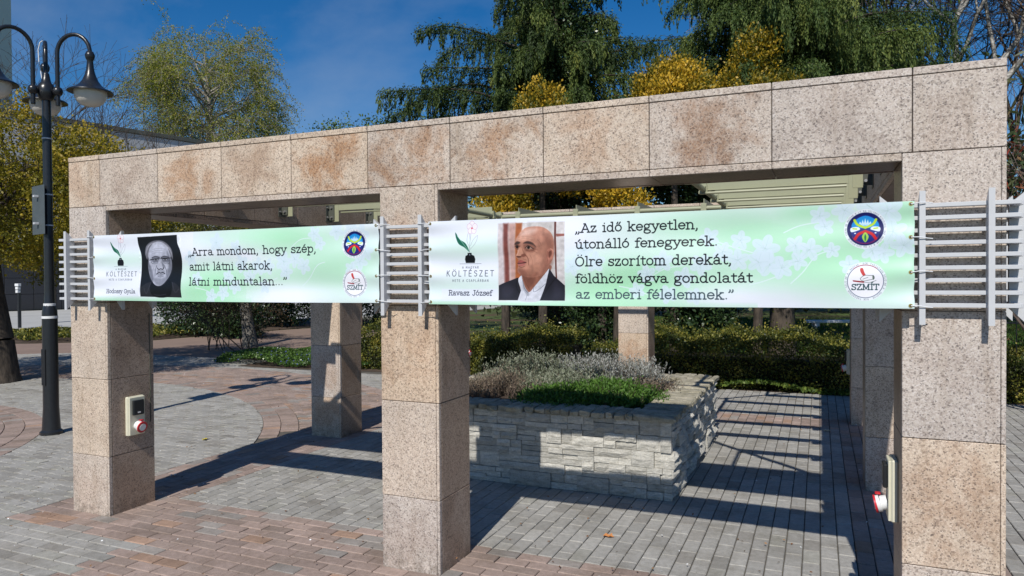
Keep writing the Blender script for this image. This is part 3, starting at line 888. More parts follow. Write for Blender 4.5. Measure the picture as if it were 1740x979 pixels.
nrng = np.random.default_rng(5)
def blossom(cv, x, y, r, rot=None, op=.8):
    rot = nrng.uniform(0, 360) if rot is None else rot
    for k in range(5):
        a = R(rot + k * 72)
        cv.ell(x + math.cos(a) * r * .55, y + math.sin(a) * r * .55, r * .52, r * .36, (.82, .885, .93), op, a)
        cv.stroke([(x, y), (x + math.cos(a) * r * .85, y + math.sin(a) * r * .85)], .0016, (.70, .80, .82), .45)
    for k in range(7):
        a = nrng.uniform(0, 6.3); cv.stroke([(x, y), (x + math.cos(a) * r * .33, y + math.sin(a) * r * .33)], .0012, (.66, .77, .76), .5)
def base_print(w, h, greens, blos, twigs, x_off=0):
    cv = Canvas(w, h)
    for (gx, gy, rx, ry, k) in greens:
        cv.ell(gx, gy, rx, ry, (.63, .88, .69), k * .82, 0, min(rx, ry) * 1.4)
    for tw in twigs: cv.stroke(smooth_pts(tw, 6), .005, (.85, .92, .93), .85)
    for (x, y, r) in blos: blossom(cv, x, y, r)
    return cv
GRN = (.62, .86, .66)
def logo_quill(cv, cx, top, potx, poty, kl, kr, ky, name, nl, nr, ny):
    # leaf
    lf = smooth_pts([(potx, poty + .028), (potx - .022, poty + .072), (potx - .062, poty + .098), (potx - .089, poty + .135), (potx - .086, poty + .108), (potx - .066, poty + .072), (potx - .030, poty + .052)], 6, True)
    cv.poly(lf, (.04, .36, .27)); cv.stroke([(potx - .004, poty + .034), (potx - .04, poty + .075), (potx - .08, poty + .118)], .0018, (.75, .88, .82))
    g_ = (.55, .55, .62)
    cv.stroke(smooth_pts([(potx, poty + .01), (potx + .002, poty + .06), (potx + .006, poty + .13)], 5), .0016, g_)
    cv.stroke(smooth_pts([(potx + .004, poty + .05), (potx - .016, poty + .09), (potx - .008, poty + .135), (potx + .004, poty + .09)], 5), .0014, g_)
    cv.stroke(smooth_pts([(potx + .004, poty + .04), (potx + .036, poty + .075), (potx + .046, poty + .115), (potx + .02, poty + .09), (potx + .008, poty + .06)], 5), .0014, g_)
    for k in range(5):
        a = R(90 + k * 72); cv.ell(potx + .012 + .017 * math.cos(a), poty + .158 + .02 * math.sin(a), .015, .017, (.80, .62, .70), .9); cv.ell(potx + .012 + .017 * math.cos(a), poty + .158 + .02 * math.sin(a), .0132, .0152, (.94, .92, .95), 1)
    cv.ell(potx + .011, poty + .155, .0045, .0045, (.85, .12, .25))
    cv.poly([(potx - .027, poty - .032), (potx + .027, poty - .032), (potx + .031, poty - .012), (potx + .026, poty + .006), (potx + .012, poty + .012), (potx + .012, poty + .022), (potx - .012, poty + .022), (potx - .012, poty + .012), (potx - .026, poty + .006), (potx - .031, poty - .012)], (.03, .04, .07))
    cv.ell(potx, poty + .012, .004, .004, (.5, .55, .6))
    cv.stroke([(potx - .065, poty - .036), (potx + .065, poty - .036)], .0016, (.4, .42, .5))
    dk = (.16, .19, .27)
    text(cv, 'A MAGYAR', potx - .050, potx + .050, ky + .042, .011, dk, .0018, SG, .35, .75)
    text(cv, 'KÖLTÉSZET', kl, kr, ky, .030, dk, .0034, SG, .35, .9)
    text(cv, 'HETE A CSAPLÁRBAN', potx - .11, potx + .11, ky - .030, .012, dk, .0018, SG, .35, .75)
    text(cv, name, nl, nr, ny, .0195, (.10, .11, .20), .0036)
def emblems(cv, cx, y1, y2, sx=1.0):
    r = .072
    E_ = lambda dx, dy, rx, ry, col, rot=0., op=1.: cv.ell(cx + dx * sx, y1 + dy, rx * sx, ry, col, op, rot)
    E_(0, 0, r + .012, r + .014, (.90, .92, .95), 0, .9)
    ringtext(cv, 'Csemadok Magyar Kultura Selyben Kozossegi Haz Magyar Kultura Szovetsege', cx, y1, r + .002, .007, 200, -150, (.3, .32, .38), .0012)
    E_(0, 0, r, r, (.05, .08, .35))
    E_(0, -.030, .052, .036, (.42, .14, .38)); E_(0, 0, .058, .060, (.07, .13, .48))
    P_ = lambda pts, col: cv.poly([(cx + a * sx, y1 + b_) for a, b_ in smooth_pts(pts, 5, True)], col)
    P_([(-.052, .006), (-.045, .035), (0, .058), (.045, .035), (.052, .006), (.02, .004), (-.02, .004)], (.10, .55, .84))
    P_([(-.057, .006), (-.03, .010), (-.02, .0), (-.03, -.006), (-.055, -.012)], (.88, .92, .94))
    P_([(.057, .006), (.03, .010), (.02, .0), (.03, -.006), (.055, -.012)], (.88, .92, .94))
    for s_ in (-1, 1):
        cv.stroke(smooth_pts([(cx + s_ * .042 * sx, y1 + .040), (cx + s_ * .030 * sx, y1 + .020), (cx, y1 + .006)], 6), .010, (.72, .84, .18))
        cv.stroke(smooth_pts([(cx + s_ * .048 * sx, y1 + .003), (cx + s_ * .034 * sx, y1 + .001)], 4), .006, (.72, .84, .18))
        cv.stroke(smooth_pts([(cx + s_ * .040 * sx, y1 - .042), (cx + s_ * .026 * sx, y1 - .022), (cx, y1 - .010)], 6), .012, (.78, .08, .12))
        E_(s_ * .040, -.018, .004, .003, (.85, .9, .95))
    for dx, hh in ((-.016, .022), (-.008, .030), (0, .036), (.008, .030), (.016, .022)):
        cv.poly([(cx + dx * .3 * sx, y1 + .012), (cx + (dx * 1.2 - .005) * sx, y1 + .024), (cx + dx * 1.3 * sx, y1 + .012 + hh), (cx + (dx * 1.2 + .005) * sx, y1 + .024)], (.78, .88, .95))
    cv.poly(smooth_pts([(cx, y1 - .058), (cx - .013 * sx, y1 - .034), (cx, y1 - .014), (cx + .013 * sx, y1 - .034)], 5, True), (.62, .80, .30))
    cv.poly(smooth_pts([(cx, y1 - .054), (cx - .004 * sx, y1 - .036), (cx, y1 - .022), (cx + .004 * sx, y1 - .036)], 5, True), (.10, .45, .30))
    # second emblem
    cv.ell(cx, y2, (r + .012) * sx, r + .013, (.90, .92, .95), .9)
    ringtext(cv, 'Szlovakiai Magyar Irok Tarsasaga Szlovakiai Magyar Irok Tarsasaga', cx, y2, r + .003, .007, 200, -150, (.3, .32, .38), .0012)
    cv.ell(cx, y2, r * sx, r, (.22, .25, .38)); cv.ell(cx, y2, (r - .0022) * sx, r - .0022, (.93, .93, .96))
    cv.stroke([(cx + r * sx * math.cos(R(a)), y2 + r * math.sin(R(a))) for a in range(50, 131, 8)], .002, (.75, .2, .25))
    cv.poly(smooth_pts([(cx - .004 * sx, y2 + .018), (cx - .018 * sx, y2 + .040), (cx - .020 * sx, y2 + .056), (cx - .010 * sx, y2 + .058), (cx - .004 * sx, y2 + .040), (cx + .004 * sx, y2 + .020)], 5, True), (.78, .25, .24))
    hand = smooth_pts([(cx - .020 * sx, y2 + .012), (cx - .004 * sx, y2 + .026), (cx + .016 * sx, y2 + .026), (cx + .032 * sx, y2 + .024), (cx + .034 * sx, y2 + .012), (cx + .014 * sx, y2 + .006), (cx - .008 * sx, y2 + .002)], 5, True)
    cv.poly(hand, (.92, .92, .94)); cv.stroke(hand + [hand[0]], .0016, (.15, .2, .2))
    cv.stroke([(cx - .010 * sx, y2 + .010), (cx + .010 * sx, y2 + .018)], .0014, (.2, .25, .25)); cv.stroke([(cx + .030 * sx, y2 + .025), (cx + .031 * sx, y2 + .010)], .005, (.25, .33, .28))
    cv.poly([(cx - .050 * sx, y2 + .006), (cx - .048 * sx, y2), (cx - .006 * sx, y2 - .006), (cx - .004 * sx, y2 + .0)], (.55, .12, .15))
    cv.stroke(smooth_pts([(cx - .004 * sx, y2 - .004), (cx + .02 * sx, y2 - .004), (cx + .042 * sx, y2 + .004)], 4), .0014, (.2, .25, .25))
    # SZMIT lettering in a bold serif
    tt = (.12, .25, .28); b0_, hh = y2 - .036, .024; xl, xr = cx - .055 * sx, cx + .055 * sx
    lw = (xr - xl)
    SZ = {'S': [[(.62, .80)] + A_(.36, .76, .25, .23, 30, 220) + A_(.36, .25, .27, .25, 60, -150), [(.66, 1), (.66, .76)], [(.08, 0), (.08, .24)]],
          'Z': [[(.06, .8), (.06, 1), (.66, 1), (.06, 0), (.70, 0), (.70, .22)]],
          'M': [[(.12, 0), (.14, 1), (.5, .1), (.86, 1), (.88, 0)], [(0, 0), (.26, 0)], [(.74, 0), (1.02, 0)], [(0, 1), (.16, 1)], [(.84, 1), (1.0, 1)]],
          'Í': [[(.2, 0), (.2, 1)], [(.04, 0), (.36, 0)], [(.04, 1), (.36, 1)], [(.16, 1.2), (.36, 1.42)]],
          'T': [[(.36, 0), (.36, 1)], [(.0, .78), (.0, 1), (.72, 1), (.72, .78)], [(.2, 0), (.52, 0)]]}
    adv = {'S': .82, 'Z': .84, 'M': 1.14, 'Í': .5, 'T': .8}; tot = sum(adv.values()); x = xl
    for ch in 'SZMÍT':
        for st_ in SZ[ch]: cv.stroke([(x + px * lw / tot, b0_ + py * hh) for px, py in st_], .0040 * (1 if sx > .9 else .9), tt)
        x += adv[ch] * lw / tot

def portrait_colour(cv, x0, x1, y0, y1):
    W_, H_ = x1 - x0, y1 - y0
    p = lambda L: [(x0 + (a - 790) / 722 * W_, y1 - (b_ - 60) / 850 * H_) for a, b_ in L]
    k = W_ / 722
    Sx = lambda L, c_, o=1., s_=.004: cv.poly(smooth_pts(p(L), 5, True), c_, o, s_)
    ln = lambda L, w_, c_, o=1.: cv.stroke(smooth_pts(p(L), 5), w_ * k, c_, o)
    cv.poly(p([(790, 60), (1512, 60), (1512, 910), (790, 910)]), (.80, .78, .78))
    cv.poly(p([(790, 60), (850, 60), (870, 910), (790, 910)]), (.80, .76, .77), 1, .012)
    cv.poly(p([(846, 60), (900, 60), (915, 800), (860, 800)]), (.46, .24, .21), 1, .014)
    cv.poly(p([(905, 60), (985, 60), (985, 800), (925, 800)]), (.72, .58, .55), 1, .016)
    cv.poly(p([(985, 60), (1055, 60), (1040, 800), (975, 800)]), (.62, .34, .18), 1, .010)
    cv.poly(p([(1120, 60), (1400, 60), (1410, 700), (1300, 700)]), (.74, .72, .71), 1, .02)
    cv.poly(p([(1400, 60), (1422, 60), (1432, 700), (1418, 700)]), (.36, .18, .15), 1, .002)
    cv.poly(p([(1420, 190), (1510, 192), (1510, 216), (1430, 222)]), (.56, .34, .30), 1, .003)
    Sx([(1050, 560), (1350, 520), (1345, 620), (1180, 860), (1110, 820), (1060, 700)], (.56, .36, .29), 1, .003)
    Sx([(1080, 660), (1180, 660), (1170, 740), (1110, 760)], (.42, .25, .20), .7, .02)
    head = [(1200, 103), (1290, 118), (1370, 180), (1402, 270), (1398, 380), (1385, 470), (1340, 545), (1290, 620), (1180, 655), (1080, 645), (1015, 610),
            (1000, 570), (1008, 535), (1004, 505), (1016, 480), (1004, 452), (986, 425), (1004, 375), (994, 345), (978, 300), (988, 250), (1030, 175), (1100, 115)]
    Sx(head, (.70, .49, .41), 1, .0018)
    # big soft planes of light and dark, as in the print
    Sx([(1300, 200), (1405, 270), (1390, 480), (1300, 630), (1240, 640), (1290, 480), (1310, 340)], (.52, .33, .27), .75, .030)
    Sx([(1010, 560), (1090, 575), (1220, 590), (1200, 655), (1060, 645), (1012, 605)], (.50, .31, .25), .85, .018)
    Sx([(1060, 150), (1150, 118), (1220, 140), (1160, 190), (1050, 210)], (.87, .72, .66), .85, .024)
    Sx([(1000, 230), (1080, 205), (1180, 225), (1110, 255), (1010, 255)], (.80, .61, .53), .8, .018)
    Sx([(1120, 400), (1220, 390), (1250, 470), (1190, 540), (1130, 500)], (.78, .57, .48), .8, .026)
    Sx([(1230, 270), (1300, 290), (1310, 420), (1250, 400)], (.60, .41, .34), .6, .020)
    Sx([(1195, 500), (1260, 560), (1160, 630), (1090, 610), (1130, 560)], (.62, .43, .35), .7, .020)
    # ear
    Sx([(1325, 372), (1365, 345), (1398, 365), (1396, 430), (1360, 480), (1335, 512), (1322, 450)], (.66, .43, .36), 1, .003)
    Sx([(1343, 392), (1372, 372), (1378, 405), (1350, 450)], (.36, .19, .15), .85, .006); ln([(1332, 380), (1328, 440), (1338, 505)], 6, (.42, .25, .20), .8)
    ln([(1366, 352), (1392, 372), (1388, 430)], 5, (.80, .60, .52), .8)
    # eye sockets, eyes, brows
    Sx([(1075, 300), (1130, 285), (1205, 320), (1190, 375), (1130, 380), (1080, 350)], (.46, .29, .24), .7, .013)
    Sx([(980, 300), (1020, 292), (1042, 320), (1030, 352), (988, 345)], (.44, .27, .22), .75, .009)
    Sx([(1072, 285), (1120, 262), (1180, 285), (1212, 332), (1175, 305), (1120, 290)], (.20, .14, .13), .9, .006)
    Sx([(976, 290), (1004, 262), (1040, 274), (1028, 290), (994, 300)], (.20, .14, .13), .9, .006)
    Sx([(1100, 338), (1130, 318), (1172, 342), (1140, 352)], (.62, .50, .45), .9, .003); cv.ell(*p([(1130, 333)])[0], 15 * k, 14 * k, (.07, .04, .04))
    ln([(1092, 338), (1128, 312), (1185, 350)], 6, (.14, .08, .07)); ln([(1100, 362), (1140, 372), (1185, 362)], 5, (.38, .22, .18), .8)
    cv.ell(*p([(1005, 325)])[0], 13 * k, 13 * k, (.07, .04, .04)); ln([(984, 318), (1006, 306), (1030, 322)], 6, (.14, .08, .07)); ln([(990, 345), (1015, 352), (1035, 345)], 5, (.38, .22, .18), .8)
    ln([(1180, 300), (1225, 322)], 4, (.50, .32, .26), .7); ln([(1190, 350), (1230, 362)], 4, (.50, .32, .26), .7); ln([(1188, 372), (1222, 392)], 4, (.50, .32, .26), .6)
    # nose
    Sx([(1040, 320), (1070, 345), (1085, 395), (1098, 420), (1050, 432), (1000, 428), (990, 420), (1005, 385), (1020, 345)], (.76, .55, .46), .85, .006)
    Sx([(1056, 330), (1075, 370), (1092, 410), (1075, 400)], (.48, .30, .24), .8, .008)
    Sx([(1045, 412), (1082, 398), (1102, 418), (1080, 432), (1056, 434)], (.48, .28, .23), .9, .005); Sx([(992, 424), (1045, 426), (1040, 440), (1004, 440)], (.28, .15, .12), .9, .004)
    ln([(1028, 340), (1012, 385), (1000, 410)], 5, (.90, .74, .66), .7)
    # mouth
    Sx([(1012, 448), (1060, 442), (1105, 470), (1060, 472), (1014, 470)], (.60, .41, .34), .8, .006)
    Sx([(1010, 482), (1035, 466), (1060, 474), (1098, 492), (1050, 502), (1008, 500)], (.56, .30, .28), 1, .003)
    Sx([(1008, 504), (1055, 502), (1095, 495), (1062, 532), (1016, 528)], (.64, .38, .35), 1, .003)
    ln([(1004, 501), (1050, 500), (1098, 492)], 7, (.20, .08, .08)); ln([(1016, 536), (1050, 545), (1085, 530)], 8, (.42, .25, .20), .7)
    ln([(1082, 405), (1118, 448), (1126, 520)], 9, (.48, .31, .25), .8); ln([(1140, 410), (1165, 470), (1160, 540)], 5, (.55, .37, .30), .5)
    for yy in (215, 238): ln([(1010, yy + 8), (1080, yy - 6), (1180, yy + 12)], 4, (.60, .42, .35), .45)
    ln([(1228, 250), (1258, 285), (1270, 320)], 5, (.50, .33, .28), .7); ln([(1065, 640), (1090, 720), (1130, 790)], 7, (.38, .23, .18), .7)
    # shirt and jacket
    cv.poly(smooth_pts(p([(1045, 635), (1005, 690), (1030, 790), (1000, 908), (1250, 908), (1310, 720), (1352, 565), (1300, 620), (1180, 760), (1120, 820), (1075, 770), (1055, 700)]), 4, True), (.80, .81, .85))
    Sx([(1060, 700), (1080, 770), (1120, 822), (1110, 860), (1060, 790)], (.62, .63, .68), .8, .006)
    ln([(1055, 690), (1075, 780), (1112, 828)], 6, (.42, .43, .48)); ln([(1172, 765), (1176, 815), (1240, 780), (1305, 725)], 5, (.48, .49, .55)); ln([(1100, 850), (1085, 906)], 5, (.55, .56, .62))
    cv.poly(p([(790, 745), (840, 720), (1010, 655), (1008, 700), (1035, 800), (1000, 908), (790, 908)]), (.12, .115, .155), 1, .0015)
    cv.poly(p([(1352, 560), (1400, 640), (1510, 745), (1508, 908), (1240, 908), (1310, 720)]), (.12, .115, .155), 1, .0015)
    Sx([(820, 760), (900, 740), (960, 800), (900, 880), (830, 860)], (.20, .195, .25), .7, .03); Sx([(1400, 720), (1470, 770), (1480, 860), (1380, 880)], (.19, .185, .24), .7, .03)
    ln([(1420, 660), (1330, 770), (1262, 900)], 6, (.05, .05, .07)); ln([(1000, 670), (985, 760), (1020, 830)], 6, (.05, .05, .07))
    grain(cv, x0, x1, y0, y1)

def grain(cv, x0, x1, y0, y1):
    sl = cv.win(x0, x1, y0, y1, 0)
    h_, w_ = cv.a[sl].shape[:2]
    g = nrng.normal(size=(h_, w_)); g = (g + np.roll(g, 1, 0) + np.roll(g, 1, 1) + np.roll(g, -1, 0)) / 4
    g2 = nrng.normal(size=(h_ // 9 + 2, w_ // 9 + 2)); g2 = np.kron(g2, np.ones((9, 9)))[:h_, :w_]
    for _ in range(6): g2 = (g2 + np.roll(g2, 2, 0) + np.roll(g2, 2, 1) + np.roll(g2, -2, 0) + np.roll(g2, -2, 1)) / 5
    lum = cv.a[sl].mean(2)
    cv.a[sl] = np.clip(cv.a[sl] * (1 + (g * .035 + g2 * .05 * (lum > .25))[..., None]), 0, 1)

def portrait_grey(cv, x0, x1, y0, y1):
    W_, H_ = x1 - x0, y1 - y0
    p = lambda L: [(x0 + (a - 625) / 570 * W_, y1 - (b_ - 90) / 805 * H_) for a, b_ in L]
    k = W_ / 570
    ls = smooth_pts(p([(612, 98), (612, 170), (622, 230), (652, 330), (658, 420), (650, 560), (646, 760), (650, 892)]), 5)
    rs_ = smooth_pts(p([(1194, 900), (1186, 760), (1192, 560), (1206, 400), (1190, 290), (1152, 190), (1146, 86)]), 5)
    cv.poly(ls + rs_, (.055, .06, .085))
    Sx = lambda L, c_, o=1., s_=.004: cv.poly(smooth_pts(p(L), 5, True), c_, o, s_)
    ln = lambda L, w_, c_, o=1.: cv.stroke(smooth_pts(p(L), 5), w_ * k, c_, o)
    cv.poly(p([(652, 770), (720, 715), (800, 690), (830, 880), (820, 890), (654, 890)]), (.135, .135, .16), 1, .004)
    cv.poly(p([(1184, 780), (1110, 710), (1040, 690), (1035, 890), (1184, 893)]), (.135, .135, .16), 1, .004)
    Sx([(800, 690), (1045, 680), (1040, 880), (815, 880)], (.035, .035, .05), 1, .003)
    Sx([(704, 300), (718, 225), (770, 175), (850, 150), (940, 155), (1015, 200), (1070, 270), (1085, 340), (1078, 410), (1050, 360), (900, 300), (760, 350), (735, 400), (712, 350)], (.42, .42, .46), 1, .006)
    for a_ in range(9): ln([(712 + a_ * 4, 340 - a_ * 14), (730 + a_ * 8, 240 - a_ * 6), (790 + a_ * 10, 180 - a_)], 3, (.62, .62, .66), .7)
    for a_ in range(9): ln([(1080 - a_ * 3, 380 - a_ * 16), (1062 - a_ * 8, 290 - a_ * 7), (1000 - a_ * 8, 210 - a_ * 2)], 3, (.62, .62, .66), .7)
    face = [(885, 165), (960, 185), (1015, 245), (1045, 330), (1062, 420), (1052, 520), (1020, 620), (960, 712), (905, 748), (845, 735), (795, 675), (757, 595), (742, 500), (752, 420), (748, 340), (765, 255), (815, 190)]
    Sx(face, (.66, .67, .73), 1, .0025)
    Sx([(800, 220), (890, 185), (965, 225), (960, 310), (840, 320)], (.76, .77, .83), .85, .022)
    Sx([(1010, 300), (1062, 420), (1048, 560), (965, 712), (985, 590), (1010, 450)], (.38, .39, .44), .75, .020)
    Sx([(745, 430), (790, 540), (815, 690), (770, 640), (742, 520)], (.38, .39, .44), .75, .014)
    Sx([(815, 640), (900, 655), (975, 640), (940, 735), (860, 735)], (.46, .47, .52), .7, .016)
    for ex in (850, 975):
        Sx([(ex - 55, 385), (ex, 362), (ex + 55, 385), (ex + 48, 432), (ex - 45, 432)], (.36, .37, .42), .8, .008)
        Sx([(ex - 26, 404), (ex, 393), (ex + 26, 404), (ex, 412)], (.70, .71, .76), .9, .002)
        cv.ell(*p([(ex, 402)])[0], 10 * k, 9 * k, (.05, .05, .07)); ln([(ex - 30, 402), (ex, 390), (ex + 30, 402)], 5, (.12, .12, .15))
        ln([(ex - 52, 376), (ex - 5, 360), (ex + 50, 374)], 11, (.25, .25, .29), .85)
        ln([(ex - 64, 400), (ex - 58, 448), (ex, 460), (ex + 52, 452), (ex + 62, 398)], 4, (.25, .26, .30)); ln([(ex - 35, 440), (ex, 450), (ex + 30, 442)], 5, (.34, .35, .40), .7)
        Sx([(ex - 45, 462), (ex + 40, 462), (ex + 25, 520), (ex - 30, 520)], (.72, .73, .79), .55, .012)
    ln([(765, 410), (800, 398), (905, 392), (935, 388), (1060, 386)], 8, (.12, .12, .15))
    Sx([(888, 400), (925, 398), (950, 500), (925, 528), (905, 532), (862, 520), (870, 480)], (.70, .71, .77), .8, .008)
    Sx([(925, 410), (955, 500), (940, 520), (925, 470)], (.42, .43, .48), .8, .007)
    ln([(858, 512), (878, 530), (905, 522), (928, 530), (948, 510)], 8, (.18, .18, .22)); ln([(856, 478), (832, 540), (830, 620)], 7, (.30, .31, .36), .85); ln([(950, 470), (978, 540), (985, 605)], 7, (.28, .29, .34), .85)
    Sx([(860, 545), (900, 538), (950, 545), (945, 575), (905, 565), (862, 580)], (.50, .51, .56), .7, .008)
    ln([(848, 592), (880, 574), (905, 578), (930, 572), (960, 588)], 9, (.14, .14, .18)); Sx([(866, 594), (948, 592), (930, 614), (885, 616)], (.50, .51, .56), .9, .006); ln([(870, 622), (905, 630), (945, 620)], 6, (.30, .31, .36), .7)
    for yy in (265, 292, 318): ln([(800, yy), (880, yy - 8), (970, yy)], 4, (.46, .47, .53), .55)
    ln([(905, 360), (900, 395)], 4, (.36, .37, .42), .7); ln([(920, 360), (922, 392)], 4, (.36, .37, .42), .7)
    ln([(700, 780), (735, 850), (790, 700)], 4, (.26, .26, .30)); ln([(1160, 790), (1110, 830), (1070, 700)], 4, (.26, .26, .30)); ln([(830, 860), (900, 872), (990, 858)], 4, (.22, .22, .27))
    grain(cv, x0, x1, y0, y1)

# right-hand banner: u from 3.095, z from 1.56
DK = (.035, .05, .09)
cvR = base_print(2.372, .458,
    [(.30, .30, .35, .05, .35), (1.15, .14, .32, .12, .9), (1.02, .06, .3, .06, .8), (1.35, .40, .3, .1, .45), (1.75, .35, .35, .1, .75), (2.0, .22, .35, .12, .7), (2.25, .2, .25, .2, .6), (2.33, .42, .1, .08, .8), (1.7, .16, .6, .06, .45), (.2, .10, .3, .05, .3), (1.95, .43, .1, .03, .7), (.4, .0, 1.3, .018, .75)],
    [(.90, .28, .045), (.96, .22, .05), (.84, .20, .045), (1.22, .16, .045), (1.17, .08, .04), (1.30, .22, .05), (1.40, .14, .05), (1.48, .2, .05), (1.52, .33, .045), (1.58, .26, .045), (1.32, .06, .045), (1.45, .05, .04),
     (1.66, .31, .045), (1.65, .22, .05), (1.77, .27, .062), (1.79, .20, .06), (1.84, .18, .05), (1.74, .21, .05), (1.90, .28, .045), (1.91, .21, .04), (1.96, .26, .05),
     (2.00, .41, .042), (2.02, .36, .04), (2.27, .42, .06), (2.29, .33, .055), (2.33, .27, .05), (2.25, .24, .045), (2.21, .25, .045), (2.20, .44, .05), (2.12, .19, .04), (2.10, .43, .05), (2.05, .255, .035)],
    [[(1.5, .33), (1.6, .29), (1.75, .24)], [(1.88, .11), (1.93, .16), (1.99, .235), (2.08, .26)], [(1.85, .34), (1.92, .37), (2.02, .385)], [(1.70, .105), (1.76, .12), (1.84, .15)], [(1.08, .10), (1.15, .085), (1.22, .06)], [(1.2, .12), (1.3, .18), (1.4, .2)], [(.42, .20), (.46, .16), (.48, .11)]])
cvR.poly([(.08, .02), (.42, .02), (.42, .085), (.08, .085)], (.88, .90, .95), .8)
logo_quill(cvR, .26, .4, .26, .257, .114, .401, .154, 'Ravasz József', .124, .389, .050)
portrait_colour(cvR, .427, .797, .025, .431)
for s_, xe, y, col in (('„Az idő kegyetlen,', 1.470, .372, DK), ('útonálló fenegyerek.', 1.560, .290, DK), ('Ölre szorítom derekát,', 1.624, .203, DK),
                       ('földhöz vágva gondolatát', 1.716, .117, DK), ('az emberi félelemnek.”', 1.634, .038, (.24, .30, .34))):  # last line in greyer ink: sheen glare on the vinyl painted into the print
    text(cvR, s_, .853, xe, y, .0315, col, .0062)
emblems(cvR, 2.183, .345, .117)
# left-hand banner: u from .377
cvL = base_print(2.388, .456,
    [(.30, .28, .35, .05, .35), (1.12, .12, .30, .12, .9), (1.0, .05, .3, .06, .8), (1.45, .42, .4, .07, .55), (1.75, .40, .28, .08, .8), (1.95, .25, .35, .1, .55), (2.2, .2, .25, .2, .5), (1.6, .16, .6, .06, .45), (.4, .0, 1.0, .022, .8)],
    [(.92, .28, .05), (.97, .15, .045), (1.24, .16, .045), (1.20, .06, .05), (1.10, .035, .05), (1.30, .10, .05), (1.36, .24, .055), (1.42, .16, .05), (1.50, .22, .055), (1.55, .10, .045), (1.15, .38, .06), (1.32, .34, .05),
     (1.70, .25, .06), (1.72, .19, .05), (1.79, .26, .05), (1.86, .22, .05), (1.58, .22, .05), (1.94, .41, .045), (1.98, .35, .04), (2.10, .42, .05), (2.26, .40, .06), (2.30, .30, .055), (2.26, .24, .05), (2.20, .42, .05), (2.2, .2, .04)],
    [[(1.5, .33), (1.6, .28), (1.7, .24)], [(1.84, .10), (1.90, .15), (1.96, .22), (2.02, .24)], [(1.76, .33), (1.84, .38), (1.95, .385)], [(1.45, .115), (1.55, .12), (1.65, .15)], [(.96, .09), (1.05, .075), (1.1, .05)]])
logo_quill(cvL, .263, .4, .263, .273, .126, .417, .170, 'Hodossy Gyula', .123, .409, .052)
portrait_grey(cvL, .440, .832, .028, .438)
for s_, xe, y in (('„Arra mondom, hogy szép,', 1.958, .300), ('amit látni akarok,', 1.619, .205), ('látni minduntalan...”', 1.728, .107)):
    text(cvL, s_, .899, xe, y, .034, DK, .0066)
emblems(cvL, 2.222, .345, .114)

def banner(cv, name, label, x0, z0, seed, slackpts):
    im = bpy.data.images.new(name + '_print', cv.W, cv.H)
    px = np.ones((cv.H, cv.W, 4), dtype=np.float32); px[..., :3] = np.clip(cv.a, 0, 1)
    im.pixels.foreach_set(px.ravel()); im.update(); im.pack()
    m, nt, b = newmat(name + '_vinyl')
    ti = nt.nodes.new('ShaderNodeTexImage'); ti.image = im; ti.interpolation = 'Linear'
    uvn = nt.nodes.new('ShaderNodeUVMap'); nt.links.new(uvn.outputs[0], ti.inputs[0])
    nt.links.new(mixc(nt, 1., ti.outputs[0], (.93, .93, .94), 'MULTIPLY'), b.inputs['Base Color'])
    b.inputs['Roughness'].default_value = .42; b.inputs['Specular IOR Level'].default_value = .4
    nx, nz = 260, 44
    rs = np.random.default_rng(seed); w, h = cv.w, cv.h
    ph = rs.uniform(0, 6.28, 8)
    v = []; uv = []
    for k in range(nz + 1):
        for i in range(nx + 1):
            s_, t = i / nx, k / nz; x = s_ * w; z = t * h
            tens = min(1, min(s_, 1 - s_) * 9)
            d = .011 * math.sin(x * 2.3 + ph[0]) * tens + .0045 * math.sin(z * 17 + x * 1.7 + ph[1]) * tens + .0026 * math.sin(z * 31 - x * 3.1 + ph[2]) * tens + .0022 * math.sin(x * 11 + z * 9 + ph[4]) * tens
            for q, g in enumerate((.01, .155, .305, .445)):   # pulls at the eyelets
                for sx_, xx in ((0, x), (1, w - x)):
                    d += .0075 * math.exp(-xx / .18) * math.cos((z - g) * 42) * math.exp(-((z - g) / .075) ** 2) * (1 if xx > .004 else .4)
            edge = .0016 * math.sin(t * 25 + ph[3]) * math.exp(-min(x, w - x) / .05) * (-1 if s_ < .5 else 1)
            sag = -.003 * math.sin(math.pi * s_) * (1 if t < .5 else .3)
            v.append((x + edge, -d, z + sag)); uv.append((s_, t))
    f = [(k * (nx + 1) + i, k * (nx + 1) + i + 1, (k + 1) * (nx + 1) + i + 1, (k + 1) * (nx + 1) + i) for k in range(nz) for i in range(nx)]
    me = mesh_np(name, v, f, m, smooth=True)
    ul = me.uv_layers.new(name='UVMap'); li = np.zeros(len(me.loops), dtype=np.int32); me.loops.foreach_get('vertex_index', li)
    ul.data.foreach_set('uv', np.array(uv, dtype=np.float32)[li].ravel())
    t = thing(name, label, 'banner', (x0, -.090, z0), me=me)
    t['group'] = 'printed poetry banners tied across the pergola front'
    for sx_ in (0, 1):
        for q, g in enumerate((.012, .155, .305, .446)):
            x = .014 if sx_ == 0 else w - .014
            gm = MB(); gm.tube([(x, -.0045 - .004, g), (x, -.0015, g)], .0085, 12, 0); gm.tube([(x, -.0095, g), (x, -.0085, g)], .0042, 10, 1)
            link('eyelet', gm.mesh('eyelet', M_BRASS, M_BLACKP), t)
            xe = -.05 - (.015 if q % 2 else 0) if sx_ == 0 else w + .05
            ze = g + (.004 if q % 2 else -.006)
            link('cable_tie', MB().tube([(x, -.009, g), ((x + xe) / 2, -.006, (g + ze) / 2 + .003), (xe, .0, ze), (xe - (.02 if sx_ == 0 else -.02), .012, ze - .002)], .0022, 5).mesh('cable_tie', M_TIE), t)
    return t
M_BRASS = mat_simple('brass_eyelet', (.62, .45, .16), .35, .85, var=.1)
